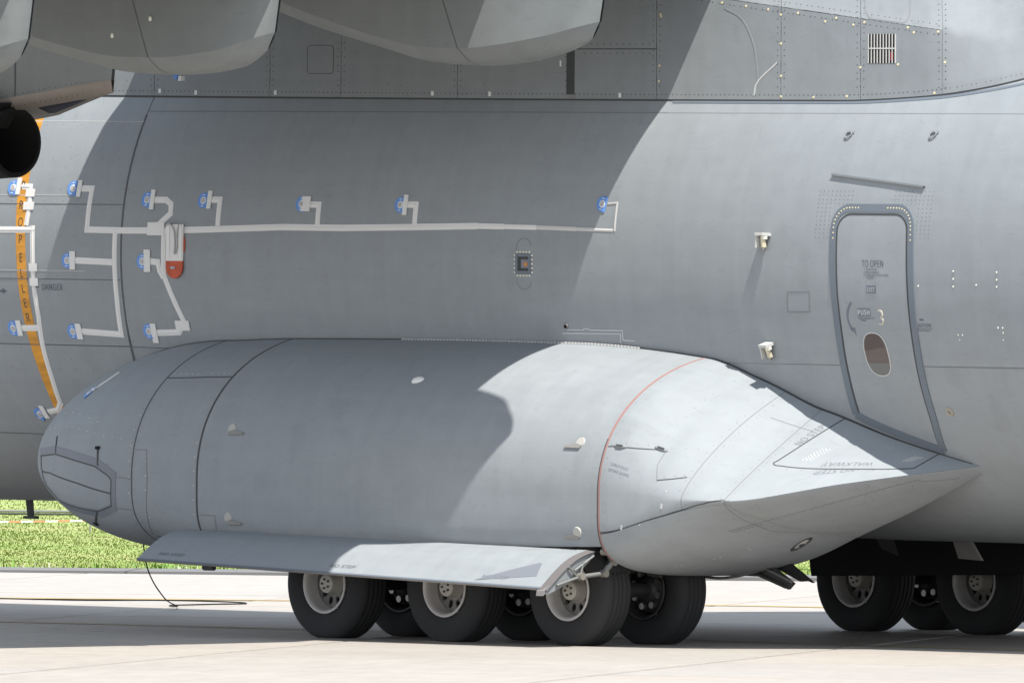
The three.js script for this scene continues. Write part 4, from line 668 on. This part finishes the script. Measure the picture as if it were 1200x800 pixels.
// ---------------------------------------------------------------- wheels
{
  const R = .55, CY = .512, HW = .19;
  const prof = [[.275, -.13], [.30, -.165], [.36, -.187], [.43, -.19], [.49, -.178], [.525, -.152], [.541, -.125], [.547, -.094], [.530, -.091], [.530, -.078], [.549, -.075], [.5505, -.035], [.532, -.032], [.532, -.018], [.5508, -.015], [.5508, .015], [.532, .018], [.532, .032], [.5505, .035], [.549, .075], [.530, .078], [.530, .091], [.547, .094], [.541, .125], [.525, .152], [.49, .178], [.43, .19], [.36, .187], [.30, .165], [.275, .13]];
  const tyre = new THREE.LatheGeometry(prof.map((p) => new THREE.Vector2(...p)), 72).rotateX(PI / 2);
  { tyre.scale(1.018, 1.018, 1.03); const a = tyre.attributes.position; for (let i = 0; i < a.count; i++) { const y = a.getY(i); if (y < -CY - .017) { const over = -CY - .017 - y; a.setY(i, -CY - .017); a.setZ(i, a.getZ(i) * (1 + over * 1.6)); } } tyre.computeVertexNormals(); }
  const rim = new THREE.LatheGeometry([[.272, .13], [.292, .168], [.297, .18], [.288, .188], [.272, .183], [.258, .165], [.247, .12], [.242, .02], [.20, .0], [.1, -.005]].map((p) => new THREE.Vector2(...p)), 56).rotateX(PI / 2).rotateX(PI).rotateX(PI);
  const toFace = (g) => g;                                           // lathe axis now runs along z
  const spokes = (() => { const s = new THREE.Shape(); s.absarc(0, 0, .238, 0, 2 * PI); for (let k = 0; k < 10; k++) { const a = k / 10 * 2 * PI, h = new THREE.Path(); h.absellipse(Math.cos(a) * .165, Math.sin(a) * .175, .044, .030, 0, 2 * PI, false, a); s.holes.push(h); } return new THREE.ExtrudeGeometry(s, { depth: .02, bevelEnabled: true, bevelSize: .004, bevelThickness: .004, bevelSegments: 1, curveSegments: 12 }); })();
  spokes.translate(0, 0, .015);
  const hub = new THREE.LatheGeometry([[.13, .02], [.12, .05], [.096, .075], [.093, .145], [.084, .16], [.0, .164]].map((p) => new THREE.Vector2(...p)), 28).rotateX(PI / 2);
  const fixZ = (g) => { g.computeBoundingBox(); return g; };
  // LatheGeometry turned about x by 90 degrees maps its axis y to z
  const bolt = new THREE.CylinderGeometry(.012, .012, .02, 8).rotateX(PI / 2), backDisc = new THREE.CircleGeometry(.235, 32).translate(0, 0, .004);
  const brakeStack = new THREE.LatheGeometry([[.06, .16], [.12, .15], [.13, .10], [.215, .10], [.22, .05], [.235, .0]].map((p) => new THREE.Vector2(...p)), 40).rotateX(PI / 2);
  const piston = new THREE.CylinderGeometry(.03, .033, .06, 12).rotateX(PI / 2);
  const paintRim = M.rim;
  const wheel = (x, z, face, shade) => {
    const g = new THREE.Group(); g.name = 'wheel'; g.position.set(x, CY, z); g.rotation.y = face > 0 ? 0 : PI; plane.add(g);
    part('tyre', tyre, M.tyre, g);
    part('rim', rim, paintRim, g); part('wheel_disc', spokes, M.disc, g); part('disc_back', backDisc, M.black, g); part('hub_cap', hub, M.hub, g);
    for (let k = 0; k < 5; k++) { const a = k / 5 * 2 * PI + .6; const b = part('hub_bolt', bolt, M.darkMetal, g); b.position.set(Math.cos(a) * .045, Math.sin(a) * .045, .165); }
    // brake side
    const br = part('brake', brakeStack, M.darkMetal, g); br.rotation.y = PI; const rr = part('rim_flange', rim, M.darkMetal, g); rr.rotation.y = PI;
    for (let k = 0; k < 8; k++) { const a = k / 8 * 2 * PI + .3, p = part('brake_piston', piston, M.steel, g); p.position.set(Math.cos(a) * .17, Math.sin(a) * .17, -.115); }
    return g;
  };
  for (const x of [-1.67, .0, 1.69]) { wheel(x - .66, -.66, 1); wheel(x - .66, -1.70, -1); wheel(x, -7.45, 1); wheel(x, -8.49, -1); }
  const strut = (x, zc) => {
    const s = part('gear_leg', bar([x, CY, zc - .5], [x, CY, zc + .5], .075, 14), M.darkMetal, plane);
    part('trailing_arm', bar([x - .1, CY, zc], [x - .75, 1.05, zc], .1, 10), M.darkMetal, s); part('shock_strut', bar([x - .05, CY + .05, zc], [x + .1, 1.6, zc], .075, 12), M.darkMetal, s);
    part('brake_hose', tube([[x, .62, zc + .3], [x - .12, .78, zc + .2], [x - .1, 1.0, zc + .05], [x, 1.3, zc]], .014), M.black, s);
    part('torque_link', bar([x + .16, .6, zc + .1], [x + .3, .95, zc], .03), M.steel, s);
  };
  for (const x of [-1.67, .0, 1.69]) { strut(x - .66, -1.18); strut(x, -7.97); }
}
// doors hanging under the belly
{
  part('inner_gear_door', plate([[-1.9, .532, -6.9], [3.4, .66, -6.9], [3.4, 1.35, -6.75], [-1.9, 1.35, -6.75]], [0, 0, -1], .05), M.dark, plane);
  part('strut_door', plate([[1.37, 1.0, -5.5], [1.6, 1.0, -5.5], [1.78, .77, -5.5], [1.47, .785, -5.5]], [.2, 0, -1], .03), mat(.34, .33, .31, .6), plane);
  part('strut_door', plate([[.28, 1.05, -5.5], [.52, 1.05, -5.5], [.62, .80, -5.5], [.42, .86, -5.5]], [.2, 0, -1], .03), M.darkMetal, plane);
  const dg = part('bay_door', plate([[1.75, .90, -2.2], [2.32, .80, -2.2], [2.66, .603, -2.2], [2.60, .625, -2.2], [2.50, .612, -2.2], [2.0, .80, -2.2]], [.2, 0, -1], .04), M.dark, plane);
  part('door_stay', plate([[1.7, .80, -2.15], [2.18, .77, -2.15], [2.49, .595, -2.15], [2.42, .535, -2.15], [2.30, .59, -2.15], [2.12, .65, -2.15], [1.7, .66, -2.15]], [0, 0, 1], .04), mat(.05, .05, .05, .7), dg);
  part('stay_rib', bar([1.8, .75, -2.08], [2.42, .56, -2.08], .018), M.darkMetal, dg); part('stay_rib', bar([2.0, .78, -2.08], [2.5, .61, -2.08], .014), M.steel, dg); part('hydraulic_line', tube([[1.2, .68, -1.9], [1.6, .63, -2.0], [1.95, .68, -2.05], [2.2, .74, -2.05]], .014), M.steel, dg);
  part('door_lever', bar([1.0, .68, -1.6], [1.9, .72, -1.9], .04), M.darkMetal, dg); { const g = new THREE.BoxGeometry(.09, .05, .05); g.translate(1.25, .66, -1.5); part('pivot_block', g, M.steel, dg); }
}

// ---------------------------------------------------------------- flight test instruments taped to the skin: things of their own
const TP = [[-1, -.003], [-.98, .0012], [-.42, .0016], [-.3, .005], [0, .0065], [.3, .005], [.42, .0016], [.98, .0012], [1, -.003]]; TP.smooth = false;
const DT = .0062;
function tapeRun(name, label, paths, patches, S = FUS, w = .064) {
  const root = base(name, S.at(...paths[0][0])), o = root.position.toArray(), rel = (g) => g.translate(-o[0], -o[1], -o[2]);
  for (const p of paths) part('tape_strip', rel(strip(S, p.pts ?? p, p.w ?? w, DT + (p.lift ?? 0), 0, TP, false, .06)), p.w && p.w < .03 ? M.tapeThin : p.w && p.w < .045 ? M.tapeMid : M.tape, root);
  for (const [u, v, a, b] of patches) part('tape_patch', rel(sheet(S, box4(S, u, v, a, b), DT + .0055, .003, 2, 2)), M.tape, root);
  return tag(root, label, 'taped cable', 'white cable tape runs on the fuselage side');
}
tapeRun('taped_cable', 'white taped cable run crossing the orange band at the front of the fuselage', [[[-12, .069], [-8.248, .069], [-7.67, .07]], [[-7.70, .085], [-7.69, -.021], [-7.691, -.11], [-7.674, -.237], [-7.706, -.355], [-7.723, -.482], [-7.773, -.611]], [[-7.75, -.60], [-7.86, -.64], [-8.02, -.652]], [[-7.93, .226], [-7.80, .224], [-7.775, .159], [-7.795, .085]], [[-7.95, -.285], [-7.694, -.283]]], [[-7.968, .226, .06, .17], [-7.781, .202, .13, .08], [-7.78, .155, .15, .08], [-7.68, -.058, .12, .08], [-7.678, -.11, .12, .08], [-7.985, -.285, .07, .16], [-8.08, -.652, .07, .16]]);
tapeRun('taped_cable', 'longest white taped cable run, level along the fuselage with branches to ten sensors', [
  [[-6.94, .072], [-6.374, .07], [-5.821, .071], [-5.21, .076], [-4.119, .087], [-3.274, .086], [-2.317, .091], [-1.367, .097]], { pts: [[-1.42, .097], [-1.0, .0958]], w: .055 }, { pts: [[-1.02, .0958], [-.55, .0937]], w: .047 }, { pts: [[-.57, .0938], [-.422, .093], [0, .0897]], w: .040 }, { pts: [[-.02, .0898], [.506, .086]], w: .033 }, { pts: [[.525, .083], [.526, .181], [.40, .178]], w: .026 , 0: 1 },
  [[-7.07, .219], [-6.898, .219], [-6.906, .145], [-6.906, .062]], [[-6.496, .08], [-6.5, -.018], [-6.497, -.167], [-6.517, -.31]], [[-6.48, -.302], [-7.10, -.293]], [[-7.09, -.033], [-6.526, -.038]],
  [[-5.99, .18], [-5.80, .18], [-5.726, .165], [-5.718, .132], [-5.923, .08]], [[-5.794, .062], [-5.793, -.079], [-5.684, -.163], [-5.571, -.248], [-5.672, -.288], [-6.02, -.293]], [[-6.02, -.033], [-5.873, -.036], [-5.852, -.064], [-5.80, -.088]],
  [[-5.17, .182], [-5.033, .182], [-5.03, .09]], [[-3.77, .168], [-3.619, .167], [-3.613, .094]], [[-2.38, .17], [-2.253, .17], [-2.248, .101]]].map((p) => p[0]?.length || p.pts ? p : p),
  [[-7.08, .219, .06, .17], [-6.0, .181, .06, .2], [-5.908, .077, .24, .13], [-5.18, .182, .06, .18], [-3.80, .17, .12, .15], [-2.40, .169, .06, .2], [-7.105, -.034, .08, .18], [-6.025, -.033, .09, .22], [-7.12, -.293, .08, .16], [-6.03, -.294, .08, .2], [-5.60, -.262, .2, .10]]);
{ const r = tapeRun('taped_cable', 'short white tape strip on the upper nose of the pod', [[[-5.98, .70], [-6.05, .79], [-6.15, .865]]], [[-6.16, .87, .10, .06]], SPON, .05); }
function sensor(u, v, label, S = FUS, turn = 0) {
  const root = base('pressure_sensor', S.at(u, v)); root.quaternion.setFromRotationMatrix(new THREE.Matrix4().extractRotation(frameAt(S, u, v, 0, turn)));
  const s = new THREE.Shape(); s.moveTo(.05, -.074); s.lineTo(.05, .074); s.lineTo(.0, .074); s.absarc(0, 0, .074, PI / 2, -PI / 2, false); s.closePath();
  const e = { depth: .004, bevelEnabled: true, bevelSize: .003, bevelThickness: .002, bevelSegments: 1, curveSegments: 16 };
  part('blue_patch', new THREE.ExtrudeGeometry(s, e).translate(.01, 0, .0075), M.blue, root);
  part('white_ring', new THREE.CylinderGeometry(.036, .038, .004, 24).rotateX(PI / 2).translate(.012, 0, .0155), M.white, root);
  part('sensor_disc', new THREE.CylinderGeometry(.026, .028, .006, 20).rotateX(PI / 2).translate(.012, 0, .0185), M.greyDisc, root);
  part('print_mark', mergeGeometries([new THREE.BoxGeometry(.03, .008, .002).translate(.012, .056, .0152), new THREE.BoxGeometry(.03, .008, .002).translate(.005, -.055, .0152)]), M.white, root);
  return tag(root, label, 'sensor', 'blue sensor patches');
}
[[-8.054, .22, 'blue sensor patch at the top beside the orange band, nearest the jet pipe'], [-7.183, .219, 'blue sensor patch at the sunlight edge between orange band and thick seam'], [-6.085, .18, 'blue sensor patch just behind the thick seam, on the hooked tape'], [-5.276, .179, 'blue sensor patch above the red ended pouch, second behind the thick seam'], [-3.873, .169, 'blue sensor patch with crumpled tape, third of the upper row behind the thick seam'], [-2.479, .169, 'blue sensor patch second from the rear end of the long tape run'], [.318, .178, 'rearmost blue sensor patch at the end of the long tape run'], [-7.193, -.034, 'blue sensor patch in the middle row ahead of the thick seam'], [-6.107, -.034, 'blue sensor patch left of the red ended pouch in the middle row'], [-8.082, -.286, 'blue sensor patch in the lower row whose tape crosses the orange band'], [-7.218, -.294, 'blue sensor patch in the lower row ahead of the thick seam'], [-6.114, -.287, 'blue sensor patch in the lower row behind the thick seam'], [-8.17, -.662, 'lowest blue sensor patch, at the foot of the orange band']].forEach(([u, v, l], i) => sensor(u, v, l, FUS, i === 12 ? -.5 : i === 6 ? -.15 : 0));
sensor(-6.206, .892, 'blue sensor patch on the top of the pod nose', SPON, -.6);
// pouch with a red end, hung under the tape
{
  const P = [-5.62, .004], root = base('cable_pouch', FUS.at(...P)); root.quaternion.setFromRotationMatrix(new THREE.Matrix4().extractRotation(frameAt(FUS, ...P)));
  const e = { depth: .008, bevelEnabled: true, bevelSize: .004, bevelThickness: .004, bevelSegments: 2, curveSegments: 16 }, w = .118;
  const s = new THREE.Shape(); s.moveTo(-w, -.11); s.lineTo(w, -.11); s.lineTo(w, .25); s.lineTo(-w, .25); s.closePath(); part('white_body', new THREE.ExtrudeGeometry(s, e).translate(0, 0, .012), M.tape, root);
  const r = new THREE.Shape(); r.moveTo(-w, -.114); r.lineTo(-w, -.165); r.absarc(0, -.165, w, PI, 2 * PI, false); r.lineTo(w, -.114); r.closePath(); const red = part('red_end', new THREE.ExtrudeGeometry(r, e).translate(0, 0, .012), M.red, root);
  part('clip', new THREE.BoxGeometry(.06, .02, .006).translate(-.01, -.18, .03), mat(.3, .42, .5, .4), red);
  const q = new THREE.Shape(); q.moveTo(w - .02, -.02); q.lineTo(w + .02, -.02); q.lineTo(w + .026, .08); q.lineTo(w + .012, .13); q.lineTo(w - .02, .12); q.closePath(); part('red_tab', new THREE.ExtrudeGeometry(q, { depth: .006, bevelEnabled: false }).translate(0, 0, .008), M.red, root);
  part('cable_loop', tube([[-.11, .24, .03], [-.06, .26, .034], [.0, .2, .034], [.02, .06, .034], [.015, -.05, .034], [.045, .0, .034], [.05, .15, .034], [.07, .25, .034]], .007), M.greyDisc, root);
  for (const x of [-.085, .085]) part('tape_strip', new THREE.BoxGeometry(.035, .33, .006).translate(x, .08, .026), M.white, root);
  tag(root, 'white cable pouch with rounded red lower end taped under the long cable run', 'pouch');
}
// earthing wire hanging from the belly to the apron
{
  const pts = [[-8.4, 1.14, -3.8], [-9.55, .52, -5.0], [-11.0, .13, -6.65], [-12.3, -.004, -8.1], [-12.84, -.01, -8.52], [-13.0, -.01, -9.3], [-13.03, -.01, -9.79], [-13.68, -.01, -10.21], [-14.62, -.01, -10.05], [-14.99, -.01, -9.34], [-16.01, -.01, -9.06], [-19, -.01, -7.6], [-24, -.01, -5]];
  const o = base('earthing_wire', pts[0]); part('wire', tube(pts.map((p) => sub3(p, pts[0])), .007, 6, 160), M.black, o);
  tag(o, 'thin dark earthing wire hanging from the aircraft to the apron and lying along it', 'wire');
}
renderer.render(scene, camera);
